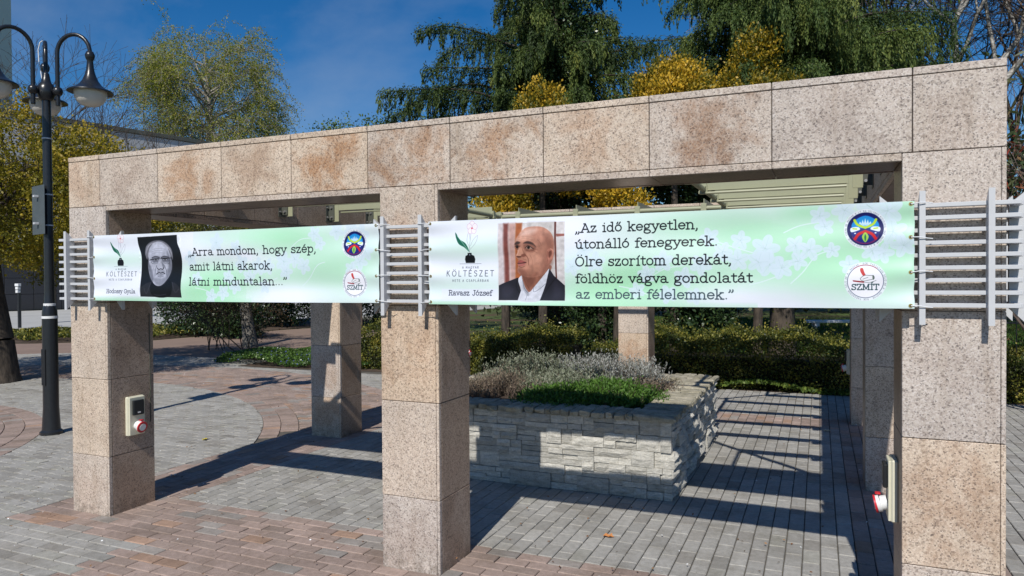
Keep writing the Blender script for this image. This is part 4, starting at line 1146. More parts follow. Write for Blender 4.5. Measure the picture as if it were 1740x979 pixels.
M_TIE = mat_simple('cable_tie_nylon', (.72, .74, .76), .4, var=.05)
banner(cvL, 'banner', 'pale green banner with a black and white portrait, between the left and middle pillars', .377, 1.563, 1, 0)
banner(cvR, 'banner', 'pale green banner with a colour portrait of a bald man, right of the middle pillar', 3.095, 1.559, 2, 0)

# ------------------------------------------------------------------ street lamp
RL = Vector((.9188, .3946, 0)).normalized(); FL = Vector((-.3946, .9188, 0)).normalized()
PL = Vector((-2.77, 1.70, 0))
lamp = thing('street_lamp', 'black three-armed street lamp with bell-shaped shades standing left of the pergola', 'street lamp', PL)
pm = MB()
pm.lathe([(.115, -.02), (.115, .03), (.092, .05), (.078, .30), (.076, 1.30), (.074, 1.36), (.062, 1.42), (.052, 1.46), (.048, 1.60), (.043, 3.72), (.043, 3.75)], 12)
link('pole', pm.mesh('pole', M_BLACKPAINT, smooth=True), lamp)
link('hub', MB().lathe([(.05, 3.70), (.070, 3.72), (.088, 3.76), (.092, 3.80), (.088, 3.84), (.070, 3.88), (.05, 3.90), (.038, 3.96), (.030, 4.0), (.004, 4.02)], 16).mesh('hub', M_BLACKPAINT, smooth=True), lamp)
RA = .50
for dg in (-2, 124, 234):
    a = R(dg); u = RL * math.cos(a) + FL * math.sin(a); qa = (RA - .13) / 2
    pts = [u * .13 + Vector((0, 0, 3.64)), u * .13 + Vector((0, 0, 3.82)), u * .13 + Vector((0, 0, 4.22))]
    for k in range(1, 13):
        t = math.pi * k / 13; pts.append(u * (.13 + qa * (1 - math.cos(t))) + Vector((0, 0, 4.22 + .205 * math.sin(t))))
    pts += [u * RA + Vector((0, 0, 4.24)), u * RA + Vector((0, 0, 4.21))]
    arm = MB().tube(pts, [.022] * len(pts), 10)
    arm.lathe([(.02, -.050), (.042, -.036), (.054, 0), (.042, .036), (.02, .050)], 14, (u.x * .13, u.y * .13, 3.80))
    arm.tube([u * .05 + Vector((0, 0, 3.80)), u * .13 + Vector((0, 0, 3.80))], .026, 8)
    ao = link('arm', arm.mesh('arm', M_BLACKPAINT, smooth=True), lamp)
    c0 = (u.x * RA, u.y * RA, .11)
    link('lamp_shade', MB().lathe([(.016, 4.13), (.035, 4.12), (.048, 4.09), (.050, 4.07), (.042, 4.04), (.030, 4.02), (.034, 3.98), (.040, 3.92), (.056, 3.86), (.080, 3.80), (.115, 3.75), (.160, 3.715), (.205, 3.695), (.226, 3.682), (.228, 3.670), (.205, 3.672), (.15, 3.69)], 28, c0).mesh('lamp_shade', M_BLACKPAINT, smooth=True), ao)
    link('glass_bowl', MB().lathe([(.162, 3.690), (.165, 3.665), (.155, 3.61), (.130, 3.565), (.090, 3.532), (.045, 3.518), (.004, 3.515)], 28, c0).mesh('glass_bowl', M_OPAL, smooth=True), ao)
for z_, r_ in ((1.44, .0570), (1.30, .0770)):
    link('strap', MB().lathe([(r_, z_ - .014), (r_ + .003, z_ - .013), (r_ + .003, z_ + .013), (r_, z_ + .014)], 14).mesh('strap', M_WHITE, smooth=True), lamp)
for z_ in (2.32, 2.66, 3.28):
    link('strap', MB().lathe([(.046, z_ - .008), (.0505, z_ - .007), (.0505, z_ + .007), (.046, z_ + .008)], 14).mesh('strap', M_TRELLIS, smooth=True), lamp)
wu = RL * math.cos(R(124)) + FL * math.sin(R(124))
link('wire', MB().tube([wu * .10 + RL * q + Vector((0, -.03, z_)) for q, z_ in ((-.0, 3.86), (-.02, 4.0), (-.045, 4.15), (-.05, 4.28), (-.03, 4.36), (.0, 4.38))] , .006, 6).mesh('wire', M_TIE, smooth=True), lamp)
link('door_panel', MB().box(-.03, .03, -.0845, -.070, .55, .95, .002).mesh('door_panel', M_BLACKPAINT), lamp)
sg = MB().box(-.003, .003, -.22, .22, 2.22, 2.76, .002)
sgo = thing('road_sign', 'grey back of a small sign plate clamped edge-on to the black lamp post', 'sign', PL - RL * .10 - FL * .01, (0, 0, R(166)))
me_ = MB().box(-.17, .17, -.003, .003, 2.22, 2.76, .002).mesh('plate', mat_simple('sign_back_aluminium', (.10, .12, .13), .5, .3, var=.15))
link('plate', me_, sgo, (0, 0, 0))
for z_ in (2.34, 2.64): link('clamp', MB().box(-.02, .02, .003, .05, z_ - .012, z_ + .012, .002).mesh('clamp', M_TRELLIS), sgo)
#SECTION3
# ------------------------------------------------------------------ planter of split stone
m, nt, b = newmat('split_stone')
tcn = nt.nodes.new('ShaderNodeTexCoord'); oi = nt.nodes.new('ShaderNodeObjectInfo')
pos = node(nt, 'ShaderNodeNewGeometry').outputs['Position']
mpn = nt.nodes.new('ShaderNodeMapping'); mpn.inputs['Scale'].default_value = (9, 9, 34)
nt.links.new(pos, mpn.inputs['Vector'])
n1 = noise(nt, 1.5, 7, .65, mpn.outputs[0], .6); n2 = noise(nt, 90, 4, .7, pos)
c = ramp(nt, n1, [(.28, (.28, .27, .25)), (.42, (.46, .45, .42)), (.55, (.56, .545, .515)), (.7, (.66, .645, .61))])
c = mixc(nt, 1., c, ramp(nt, n2, [(.3, (.78, .78, .78)), (.7, (1.15, 1.15, 1.15))]), 'MULTIPLY')
c = mixc(nt, 1., c, ramp(nt, oi.outputs['Random'], [(0, (.72, .71, .67)), (.5, (.95, .94, .90)), (1, (1.08, 1.06, 1.0))]), 'MULTIPLY')
nt.links.new(c, b.inputs['Base Color']); b.inputs['Roughness'].default_value = .9
bump(nt, b, n1, .9, .012)
M_STONE = m
m2 = m.copy(); m2.name = 'rim_stone_weathered'
nt2 = m2.node_tree; b2_ = nt2.nodes['Principled BSDF']; src_ = b2_.inputs['Base Color'].links[0].from_socket
pos2 = node(nt2, 'ShaderNodeNewGeometry').outputs['Position']
lich = mrange(nt2, noise(nt2, 7, 5, .65, pos2), .42, .66)
nt2.links.new(mixc(nt2, lich, mixc(nt2, 1., src_, (.78, .74, .64), 'MULTIPLY'), mixc(nt2, 1., src_, (.46, .44, .34), 'MULTIPLY')), b2_.inputs['Base Color'])
M_RIM = m2
srng = random.Random(21)
PX0, PX1, PY0, PY1, PH = 1.62, 4.07, 1.85, 4.30, .60
planter = thing('raised_planter', 'square raised flower bed clad in pale split stone with a stone rim, inside the pergola', 'planter', (PX0, PY0, 0))
def rough_block(sx, sy, sz, amp, seed):
    """block with a split front face (towards -Y)"""
    rr = random.Random(seed); nx = 4; nz = 2 if sz > .05 else 1
    v = []; f = []
    for k in range(nz + 1):
        for i in range(nx + 1):
            e = (i in (0, nx)) or (k in (0, nz))
            v.append((-sx / 2 + sx * i / nx + (0 if i in (0, nx) else rr.uniform(-.2, .2) * sx / nx), -sy + (amp * .9 + rr.uniform(0, amp * .6) if e else -rr.uniform(0, amp)), -sz / 2 + sz * k / nz + (rr.uniform(-.0015, .0015) if i not in (0, nx) else 0)))
    n = nx + 1
    for k in range(nz):
        for i in range(nx): f.append((k * n + i, k * n + i + 1, (k + 1) * n + i + 1, (k + 1) * n + i))
    b_ = len(v)
    bx = [(-sx / 2, 0, -sz / 2), (sx / 2, 0, -sz / 2), (sx / 2, 0, sz / 2), (-sx / 2, 0, sz / 2)]
    v += bx
    f.append(tuple([b_ + 1, b_ + 0] + [i for i in range(0, n)])[::1])
    f.append(tuple([b_ + 3, b_ + 2] + [nz * n + i for i in range(nx, -1, -1)]))
    f.append(tuple([b_ + 0, b_ + 3] + [k * n for k in range(nz, -1, -1)]))
    f.append(tuple([b_ + 2, b_ + 1] + [k * n + nx for k in range(0, nz + 1)]))
    return v, f
Lx, Ly = PX1 - PX0, PY1 - PY0
link('wall_core', MB().box(.05, Lx - .05, .05, .30, -.02, PH, .002).box(.05, Lx - .05, Ly - .30, Ly - .05, -.02, PH, .002)
     .box(.05, .30, .301, Ly - .301, -.02, PH - .001, .002).box(Lx - .30, Lx - .05, .301, Ly - .301, -.02, PH - .001, .002).mesh('wall_core', mat_simple('planter_mortar', (.12, .115, .11), .95, bumps=.4)), planter)
# faces: (origin, direction along, outward rotation angle)
nst = 0
for side in range(4):
    L = (Lx, Ly, Lx, Ly)[side]; ang = side * math.pi / 2
    org = [(0, 0), (Lx, 0), (Lx, Ly), (0, Ly)][side]
    rows = [0.0]
    seen = side < 2
    z = 0.
    while z < PH - .05:
        H_ = .122 if seen else .2
        H_ = min(H_, PH - z)
        x = .0
        while x < L - .02:
            wpan = srng.choice([.22, .30, .30, .36, .26]) if seen else .5
            if L - x - wpan < .12: wpan = L - x
            # a cladding panel, split into two to three stacked courses
            cuts = srng.choice([[.5], [.36], [.64], [.34, .7], [], [.5], [.42]]) if seen else []
            zz = [0] + [q * H_ for q in cuts] + [H_]
            for a, b2 in zip(zz[:-1], zz[1:]):
                parts = [0, wpan] if (srng.random() < .42 or not seen) else [0, wpan * srng.uniform(.3, .7), wpan]
                for p0, p1 in zip(parts[:-1], parts[1:]):
                    dep = srng.uniform(.052, .078 if side == 0 else .092)
                    v, f = rough_block(p1 - p0 - .003, dep, b2 - a - .0035, .006 if side == 0 else .014, srng.random())
                    rm = Matrix.Rotation(ang, 4, 'Z')
                    base = Vector((*org, 0)) + rm @ Vector((x + (p0 + p1) / 2, .055, z + (a + b2) / 2))
                    link('stone', mesh_np('stone', v, f, M_STONE), planter, base, (0, 0, ang)); nst += 1
            x += wpan
        z += H_
# rim: narrow slabs laid side by side
for side in range(4):
    L = (Lx, Ly, Lx, Ly)[side]; ang = side * math.pi / 2
    org = [(0, 0), (Lx, 0), (Lx, Ly), (0, Ly)][side]; rm = Matrix.Rotation(ang, 4, 'Z')
    x = -.03
    end = L - .30
    while x < end:
        wd = srng.uniform(.045, .105)
        if end - x - wd < .03: wd = end - x
        v, f = cbox(wd - .004, .33 + srng.uniform(-.02, .02), .046, .009)
        sk_ = srng.uniform(-.012, .012)
        v = [(a + sk_ * (1 if b_ > 0 else -1) + srng.uniform(-.004, .004), b_ + srng.uniform(-.010, .010), c_ + srng.uniform(-.006, .006)) for a, b_, c_ in v]
        p = Vector((*org, 0)) + rm @ Vector((x + wd / 2, .135, PH + .020 + srng.uniform(-.003, .004)))
        link('rim_stone', mesh_np('rim_stone', v, f, M_RIM), planter, p, (srng.gauss(0, .012), srng.gauss(0, .02), ang)); x += wd
link('soil', mesh_np('soil', [(.28, .28, PH - .02), (Lx - .28, .28, PH - .02), (Lx - .28, Ly - .28, PH - .02), (.28, Ly - .28, PH - .02)], [(0, 1, 2, 3)], M_SOIL), planter)

# ------------------------------------------------------------------ foliage tools
def unit(a): return a / np.maximum(np.linalg.norm(a, axis=-1, keepdims=True), 1e-9)
def leaves(name, c, ax, L, Wd, mat, rg, v=None, fold=True, nrm=None):
    """rhombic leaves: centre c, long axis ax, length L, width Wd"""
    n = len(c); ax = unit(ax)
    if nrm is None: nrm = rg.normal(size=(n, 3))
    side = unit(np.cross(ax, nrm)); L = np.broadcast_to(L, (n,))[:, None]; Wd = np.broadcast_to(Wd, (n,))[:, None]
    up = np.cross(side, ax)
    V = np.empty((n, 4, 3), np.float32)
    V[:, 0] = c - ax * L * .5; V[:, 1] = c + side * Wd * .5 + up * Wd * .12 + ax * L * .05
    V[:, 2] = c + ax * L * .5 - up * L * .1; V[:, 3] = c - side * Wd * .5 + up * Wd * .12 + ax * L * .05
    F = np.arange(n * 4).reshape(n, 4)
    if v is None: v = rg.random(n)
    return mesh_np(name, V.reshape(-1, 3), F, mat, attrs={'v': v})
def tubes_np(name, segs, mat, k=5):
    S = np.array([(*a, *b_, r0, r1) for a, b_, r0, r1 in segs], dtype=np.float64)
    p0, p1, r0, r1 = S[:, :3], S[:, 3:6], S[:, 6], S[:, 7]
    d = unit(p1 - p0); h = np.where(np.abs(d[:, 2:3]) < .9, np.array([[0, 0, 1.]]), np.array([[1., 0, 0]]))
    a = unit(np.cross(d, h)); b_ = np.cross(d, a); n = len(S)
    V = np.empty((n, 2, k, 3), np.float32)
    for i in range(k):
        t = 2 * math.pi * i / k; o = a * math.cos(t) + b_ * math.sin(t)
        V[:, 0, i] = p0 + o * r0[:, None]; V[:, 1, i] = p1 + o * r1[:, None]
    F = []
    base = (np.arange(n) * 2 * k)[:, None]
    for i in range(k):
        j = (i + 1) % k
        F.append(np.concatenate([base + i, base + k + i, base + k + j, base + j], 1))
    return mesh_np(name, V.reshape(-1, 3), np.concatenate(F), mat, smooth=True)
def grow(rr, p, d, L, r, lev, segs, tips, nch=3, spread=.6, trop=0., wob=.12, short=.68, nseg=3, rmin=.004):
    p = np.array(p, float); d = np.array(d, float); d /= np.linalg.norm(d)
    r1 = max(r * .62, rmin)
    pts = []
    for k in range(nseg):
        d = d + rr.normal(size=3) * wob + np.array([0, 0, trop]); d /= np.linalg.norm(d)
        q = p + d * L / nseg
        ra = r + (r1 - r) * k / nseg; rb = r + (r1 - r) * (k + 1) / nseg
        segs.append((tuple(p), tuple(q), ra, rb)); p = q; pts.append((p.copy(), d.copy(), rb))
    if lev == 0:
        tips.append((p, d)); return
    for c_ in range(nch):
        q, dd, rb = pts[-1] if c_ < 2 else pts[rr.integers(max(0, nseg - 2), nseg)]
        a = rr.normal(size=3); a -= a @ dd * dd; a /= np.linalg.norm(a)
        sp = spread * rr.uniform(.6, 1.3)
        nd = dd * math.cos(sp) + a * math.sin(sp)
        grow(rr, q, nd, L * short * rr.uniform(.8, 1.2), rb * rr.uniform(.6, .85), lev - 1, segs, tips, nch, spread, trop, wob, short, nseg, rmin)

BARK_D = mat_bark('bark_dark', (.028, .022, .017), (.085, .066, .05))
BARK_G = mat_bark('bark_grey', (.09, .085, .075), (.23, .21, .18))
BARK_W = mat_bark('bark_birch', (.12, .11, .10), (.50, .48, .44), (3, 3, 9))
BARK_T = mat_bark('twig_brown', (.07, .05, .042), (.17, .125, .10))

def clump_leaves(rg, centers, per, rad, flat=.8):
    n = len(centers) * per
    c = np.repeat(centers, per, 0); o = rg.normal(size=(n, 3)) * np.array([1, 1, flat])
    return c + o * rad, np.repeat(np.arange(len(centers)), per)

# ---- yellow-green maple on the left
L_MAPLE = mat_leaf('leaf_maple', [(0, (.10, .10, .015)), (.4, (.20, .18, .02)), (.75, (.34, .26, .025)), (1, (.42, .30, .04))], .35)
rg = np.random.default_rng(31)
bx_, by_ = -7.72, 4.1
t = thing('maple_tree', 'broad tree with yellow-green spring flowers and a thick dark leaning trunk behind the lamp post', 'tree', (bx_, by_, 0))
segs = []; tips = []
segs += [((0, 0, -.08), (.0, 0, .14), .40, .33), ((.0, 0, .13), (-.02, 0, .7), .332, .27), ((-.02, 0, .7), (-.16, -.02, 1.5), .27, .23), ((-.16, -.02, 1.5), (-.25, 0, 2.1), .23, .20)]
for k in range(7):
    a = 2 * math.pi * k / 7 + .3
    grow(rg, (-.25, 0, 2.0 + .1 * (k % 3)), (math.cos(a) * .8, math.sin(a) * .8, .75), 1.1, .085, 3, segs, tips, 3, .6, .02)
link('trunk', tubes_np('trunk', segs, BARK_D, 8), t)
cc = rg.normal(size=(900, 3)); cc = unit(cc) * (rg.random((900, 1)) ** .30)
cc = cc * np.array([2.75, 2.9, 1.35]) + np.array([-.35, .1, 3.25])
cc[:, 2] += .22 * np.sin(cc[:, 0] * 3.1) + .18 * np.sin(cc[:, 1] * 3.7)
cc[:, :2] *= (1 + .07 * np.sin(cc[:, 2:3] * 5))
cen, gi = clump_leaves(rg, cc, 92, .12, .75)
vv = np.clip(rg.random(900)[gi] * .7 + rg.random(len(gi)) * .45 + (cc[gi][:, 2] - 3.4) * .10, 0, 1)
link('crown', leaves('crown', cen, rg.normal(size=cen.shape) + np.array([0, 0, .2]), rg.uniform(.04, .07, len(cen)), rg.uniform(.028, .048, len(cen)), L_MAPLE, rg, vv), t)

# ---- weeping birch
L_BIRCH = mat_leaf('leaf_birch', [(0, (.14, .17, .03)), (.45, (.25, .28, .05)), (.8, (.37, .36, .06)), (1, (.42, .33, .09))], .45)
rg = np.random.default_rng(32)
t = thing('birch_tree', 'tall airy pale green birch rising behind the hall roof, left above the beam', 'tree', (-37.4, 41.4, 0))
t.scale = (2.95, 2.95, 2.78)
segs = []; tips = []
tr = [(0, 0, -.05), (-.15, 0, .9), (-.4, -.05, 2.2), (-.75, -.1, 3.6), (-1.1, -.2, 5.0), (-1.25, -.2, 6.2), (-1.3, -.25, 7.4)]
rad_ = [.24, .19, .16, .13, .095, .055, .02]
for k in range(6): segs.append((tr[k], tr[k + 1], rad_[k], rad_[k + 1]))
for k in range(46):
    h = rg.uniform(2.9, 7.2); q = np.array([np.interp(h, [p[2] for p in tr], [p[i] for p in tr]) for i in range(3)])
    a = rg.uniform(0, 6.28); Lr = (2.5 * (1 - ((h - 4.2) / 4.2) ** 2 * .75)) * rg.uniform(.55, .75)
    grow(rg, q, (math.cos(a), math.sin(a), .85), Lr * .62, .035, 2, segs, tips, 3, .55, -.03, .16, .62, 3, .006)
lf = []; v_ = []
for (p, d) in tips:
    for s_ in range(4):
        n = rg.integers(6, 13); q = p + rg.normal(size=3) * .08; dd = d + rg.normal(size=3) * .5; dd = dd / np.linalg.norm(dd)
        st0 = q.copy()
        for k in range(n):
            dd = dd + np.array([0, 0, -.20]) + rg.normal(size=3) * .18 ; dd /= np.linalg.norm(dd); q2 = q + dd * .085
            segs.append((tuple(q), tuple(q2), .0045, .0035)); q = q2
            for z_ in range(5): lf.append(q + rg.normal(size=3) * .055)
lf = np.array(lf)
keep = rg.random(len(lf)) < np.clip(.95 - .16 * (lf[:, 0] + 1.0), .12, .95)
lf = lf[keep]
link('trunk', tubes_np('trunk', segs, mat_bark('bark_birch_twig', (.10, .09, .075), (.36, .33, .28), (3, 3, 9)), 4), t)
link('crown', leaves('crown', lf, rg.normal(size=lf.shape) + np.array([0, 0, -.8]), rg.uniform(.038, .062, len(lf)), rg.uniform(.024, .040, len(lf)), L_BIRCH, rg), t)

rg = np.random.default_rng(33)
t = thing('leaning_tree', 'young tree with a leaning pale grey trunk beyond the ground cover', 'tree', (-8.4, 10.7, 0)); segs = [((0, 0, -.05), (-.08, 0, .5), .21, .16), ((-.08, 0, .5), (-.24, 0, 1.4), .16, .13), ((-.24, 0, 1.4), (-.42, 0, 2.3), .13, .10)]; tips = []
for k in range(5): grow(rg, (-.42, 0, 2.25), (rg.normal() * .6, rg.normal() * .6, .8), .62, .045, 3, segs, tips, 3, .55)
link('trunk', tubes_np('trunk', segs, BARK_G, 7), t)
P = np.repeat(np.array([p for p, d in tips]), 30, 0); P = P + rg.normal(size=P.shape) * .13
link('crown', leaves('crown', P, rg.normal(size=P.shape), rg.uniform(.04, .07, len(P)), rg.uniform(.025, .04, len(P)), mat_leaf('leaf_young', [(0, (.05, .06, .014)), (.6, (.13, .13, .025)), (1, (.24, .20, .04))], .35), rg), t)
# ---- drooping cypresses
L_CYP = mat_leaf('leaf_cypress', [(0, (.016, .034, .009)), (.4, (.045, .080, .018)), (.75, (.105, .145, .028)), (1, (.18, .20, .038))], .15, .65)
def cypress(x, y, label, seed, zlo, ztop, rmax, nb, mat, hang=(.35, .85), asym=None, pw_=1., nl=44, fat=1., lifts=(-.05, .75)):
    rg = np.random.default_rng(seed)
    t = thing('weeping_cypress', label, 'tree', (x, y, 0))
    segs = [((0, 0, -.05), (0, 0, 1.2), .34, .25), ((0, 0, 1.2), (.05, 0, 4), .25, .2), ((.05, 0, 4), (0, 0, 8), .2, .12), ((0, 0, 8), (0, 0, ztop), .12, .03)]
    C_ = []; AX = []; V_ = []
    for b_ in range(nb):
        u = (b_ + rg.random()) / nb; z0 = zlo + (ztop - zlo) * u ** 1.15
        a = rg.uniform(0, 2 * math.pi); L = rmax * (1 - ((z0 - zlo) / (ztop - zlo + .5)) ** pw_) * rg.choice([.45, .6, .75, .9, 1.1])
        if asym: L *= asym(a, z0)
        lift = rg.uniform(*lifts); ca, sa = math.cos(a), math.sin(a); drop = rg.uniform(.7, 1.25)
        npt = max(5, int(L / .13)); prev = np.array([0, 0, z0]); bv = rg.uniform(0, .55)
        wx = rg.normal() * .3; hm_ = rg.uniform(.7, 1.3)
        for k in range(1, npt + 1):
            s_ = k / npt; rr_ = L * s_
            zz = z0 + lift * L * (s_ * 1.15 - drop * s_ ** 2.2) + .06 * math.sin(s_ * 7 + b_)
            q = np.array([ca * rr_ - sa * wx * s_ * s_, sa * rr_ + ca * wx * s_ * s_, zz])
            segs.append((tuple(prev), tuple(q), .035 * (1 - s_) + .008, .035 * (1 - s_) + .006)); prev = q
            if rr_ < .3: continue
            for h_ in range(2):
                sd_ = rg.choice([-1, 1]) * rg.uniform(.1, 1.) * (1 - .6 * s_)
                out = np.array([ca * .8 - sa * sd_, sa * .8 + ca * sd_, rg.uniform(-.1, .35)]); out /= np.linalg.norm(out)
                Lf = rg.uniform(*hang) * hm_ * (.65 + .5 * math.sin(math.pi * min(1, s_)))
                n = int(nl * (.5 + Lf)); tt = rg.random(n) ** .8
                # the frond leaves the branch sideways, then hangs
                ctr = q + np.outer(tt * (1 - .45 * tt), out) * Lf * .75 + np.outer(tt ** 1.6, [0, 0, -Lf * .95])
                wd = (.062 * fat * (1 - tt) + .010)[:, None]
                pp = ctr + rg.normal(size=(n, 3)) * wd * np.array([1, 1, .7])
                dr = out[None] * (.75 * (1 - tt))[:, None] + np.array([0, 0, -1.])[None] * (tt * 1.5 + .15)[:, None]
                C_.append(pp); AX.append(dr + rg.normal(size=(n, 3)) * .30)
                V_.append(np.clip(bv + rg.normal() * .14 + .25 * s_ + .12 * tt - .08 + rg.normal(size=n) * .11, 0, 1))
    C_ = np.concatenate(C_); AX = np.concatenate(AX); V_ = np.concatenate(V_)
    link('trunk', tubes_np('trunk', segs, BARK_D, 5), t)
    nn = len(C_)
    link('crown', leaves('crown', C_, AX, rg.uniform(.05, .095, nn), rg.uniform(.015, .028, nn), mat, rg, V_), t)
    return t
cypress(-.35, 11.6, 'tall dark drooping cypress with ragged branches, above the middle of the beam', 41, 3.9, 11.5, 3.6, 165, L_CYP, (.35, .85), nl=105, fat=1.2, lifts=(-.1, .75),
        asym=lambda a, z: (1.12 if z < 6.0 else .95) if math.cos(a - 3.5) > .4 else (.80 if z > 5.2 else .95))
L_CYP2 = mat_leaf('leaf_cypress_light', [(0, (.024, .050, .014)), (.4, (.062, .108, .026)), (.75, (.12, .165, .036)), (1, (.19, .215, .048))], .22, .65)
cypress(4.35, 13.1, 'large dense cypress with curtains of hanging sprays, above the right half of the beam', 42, 3.9, 14.5, 3.0, 280, L_CYP2, (.5, 1.05), pw_=2.2, nl=85, fat=1.3, lifts=(.0, .7))
# dark bushy evergreen (ivy-clad) filling the middle of the first cypress and the shade below
L_IVY = mat_leaf('leaf_dark_glossy', [(0, (.012, .024, .010)), (.5, (.028, .055, .020)), (.85, (.06, .10, .035)), (1, (.11, .15, .06))], .08, .32)
def leafmass(name, label, cat, x, y, blobs, n, size, mat, seed, group=None, trunk=None, vb=0., up=.3, parts=True):
    """blobs: (cx,cy,cz,rx,ry,rz); leaves gathered near the blob surfaces"""
    rg = np.random.default_rng(seed); t = thing(name, label, cat, (x, y, 0), group=group)
    B = np.array(blobs, float); wts = (B[:, 3] * B[:, 5] + B[:, 4] * B[:, 3]); wts /= wts.sum()
    nc = n // 14; k = rg.choice(len(B), nc, p=wts); d = unit(rg.normal(size=(nc, 3)))
    rr_ = rg.random((nc, 1)) ** .22
    bumpy = 1 + .16 * np.sin(d[:, :1] * 7 + k[:, None]) * np.sin(d[:, 2:3] * 9 + 1)
    cen = B[k, :3] + d * B[k, 3:6] * rr_ * bumpy
    cl, gi = clump_leaves(rg, cen, 14, size * 1.15, .9)
    ok = cl[:, 2] > .01; cl = cl[ok]; gi = gi[ok]
    ax = rg.normal(size=cl.shape) * .8 + d[gi] * .9 + np.array([0, 0, up])
    v = np.clip(rg.random(nc)[gi] * .55 + rg.random(len(gi)) * .45 + vb + rg.normal(size=len(B))[k][gi] * .13, 0, 1)
    m_ = len(cl)
    if trunk: link('trunk', tubes_np('trunk', trunk, BARK_D, 6), t)
    link('crown', leaves('crown', cl, ax, rg.uniform(.8, 1.3, m_) * size, rg.uniform(.45, .75, m_) * size, mat, rg, v), t)
    return t
TRK = lambda h, r=.1: [((0, 0, -.05), (.03, 0, h * .5), r, r * .8), ((.03, 0, h * .5), (0, 0.02, h), r * .8, r * .4)]
leafmass('evergreen_tree', 'dark ivy-leaved evergreen standing tall inside the middle cypress', 'tree', -.15, 11.1,
         [(0, 0, 2.0, .9, .7, 1.9), (.1, 0, 4.6, .8, .7, 1.5), (.15, 0, 6.6, .75, .6, 1.4), (.2, 0, 8.4, .6, .5, 1.2)], 20000, .075, L_IVY, 51, None, TRK(8, .15))
leafmass('evergreen_tree', 'dark glossy-leaved evergreen under the right part of the beam, beside the golden shrubs', 'tree', 3.0, 11.2,
         [(0, 0, 1.2, .75, .6, 1.2), (-.1, 0, 2.7, 1.1, .7, .9), (.3, 0, 3.5, 1.2, .7, .8), (1.3, .2, 3.4, .9, .6, .8), (-.9, 0, 3.1, .6, .5, .7)], 22000, .085, L_IVY, 52, None, TRK(3.2, .12), .08)

leafmass('evergreen_bush', 'dark evergreen bush just left of the back middle pillar, behind the planter', 'bush', 1.25, 9.6,
         [(0, 0, .9, .65, .5, 1.0), (-.2, .1, 1.9, .7, .5, .9), (.5, .2, 1.6, .5, .4, .9)], 15000, .07, L_IVY, 53, None, TRK(1.5, .05))
leafmass('evergreen_bush', 'dark evergreen bush right of the back middle pillar, behind the sloping hedge', 'bush', 3.1, 9.9,
         [(0, 0, .9, .60, .5, 1.0), (.1, .1, 1.9, .7, .5, .9), (-.3, .2, 1.5, .45, .4, .8)], 15000, .07, L_IVY, 54, None, TRK(1.5, .05))
# ---- golden thuja shrubs
L_GOLD = mat_leaf('leaf_golden_thuja', [(0, (.05, .07, .012)), (.25, (.14, .14, .018)), (.6, (.45, .30, .025)), (1, (.74, .46, .04))], .3)
def gold(x, y, label, seed, h, r, n=15000, z0=1.6, vb=0.):
    rr = np.random.default_rng(seed); bl = []
    for k in range(26):
        u = rr.random(); z = z0 + (h - z0) * u; rad = r * (1 - u ** 1.6) * .75 + .10
        a = rr.uniform(0, 6.28); bl.append((math.cos(a) * rad * .75, math.sin(a) * rad * .6, z, .30 + .2 * (1 - u), .28 + .2 * (1 - u), .38))
    return leafmass('golden_thuja', label, 'shrub', x, y, bl, int(n * 1.9), .058, L_GOLD, seed, 'golden evergreen shrubs behind the pergola', TRK(h * .8, .1), vb, .9)
gold(.35, 8.9, 'golden conifer shrub peeping over the beam in front of the middle cypress', 61, 5.0, .95, 15000, 3.6)
gold(2.62, 9.8, 'golden-yellow conifer shrub over the beam, left one of the pair before the large cypress', 62, 5.55, 1.5, 22000, 3.9, -.02)
gold(4.05, 10.3, 'tallest golden-yellow conifer shrub over the beam, right one of the pair before the large cypress', 63, 5.95, 1.2, 21000, 3.9, -.02)
gold(-.35, 8.75, 'golden shrub seen through the gap under the beam, just right of the middle pillar', 64, 3.35, .75, 9000, 2.0, .1)
gold(1.75, 9.0, 'golden shrub seen under the beam above the portrait banner text', 65, 3.45, .80, 11000, 2.0, .12)
gold(1.35, 9.4, 'low golden shrub half hidden behind the beam, between the two taller golden groups', 66, 4.55, .6, 7000, 3.7, .0)

# ---- small light green trees and bare trees behind
L_FRESH = mat_leaf('leaf_fresh', [(0, (.05, .085, .02)), (.5, (.10, .16, .03)), (1, (.20, .26, .05))], .35)
def thin_tree(x, y, label, seed, h, sp, mat=None, levels=5, r=.09, nch=3, leafn=3, bark=BARK_T, trop=.02, L0=None, spread=.5, hf=.33, lsize=.06):
    rg = np.random.default_rng(seed); t = thing('bare_tree' if mat is None else 'small_tree', label, 'tree', (x, y, 0)); segs = []; tips = []
    segs.append(((0, 0, -.05), (0, 0, h * hf), r, r * .8))
    for k in range(sp):
        a = 2 * math.pi * k / sp + rg.random()
        grow(rg, (0, 0, h * hf * rg.uniform(.8, 1)), (math.cos(a) * .5, math.sin(a) * .5, 1.1), (L0 or h * .24), r * .6, levels - 1, segs, tips, nch, spread, trop, .11, .72, 3, .006)
    link('trunk', tubes_np('trunk', segs, bark, 4), t)
    if mat:
        P = np.repeat(np.array([p for p, d in tips]), leafn, 0); P = P + rg.normal(size=P.shape) * .12
        link('crown', leaves('crown', P, rg.normal(size=P.shape) + np.array([0, 0, .4]), lsize, lsize * .6, mat, rg), t)
    return t
thin_tree(-6.2, 13.9, 'small fresh green tree with upright shoots showing over the beam left of the middle cypress', 71, 6.5, 6, L_FRESH, 5, .08, 3, 22, lsize=.08)
thin_tree(-8.3, 15.4, 'slender fresh green tree just right of the birch, low over the beam', 72, 6.4, 4, L_FRESH, 5, .07, 3, 7)
thin_tree(-24.2, 16.2, 'leafless dark tree in front of the grey hall, behind the lamp heads', 73, 11.6, 5, None, 6, .2, 3, bark=BARK_D, spread=.48, hf=.28)
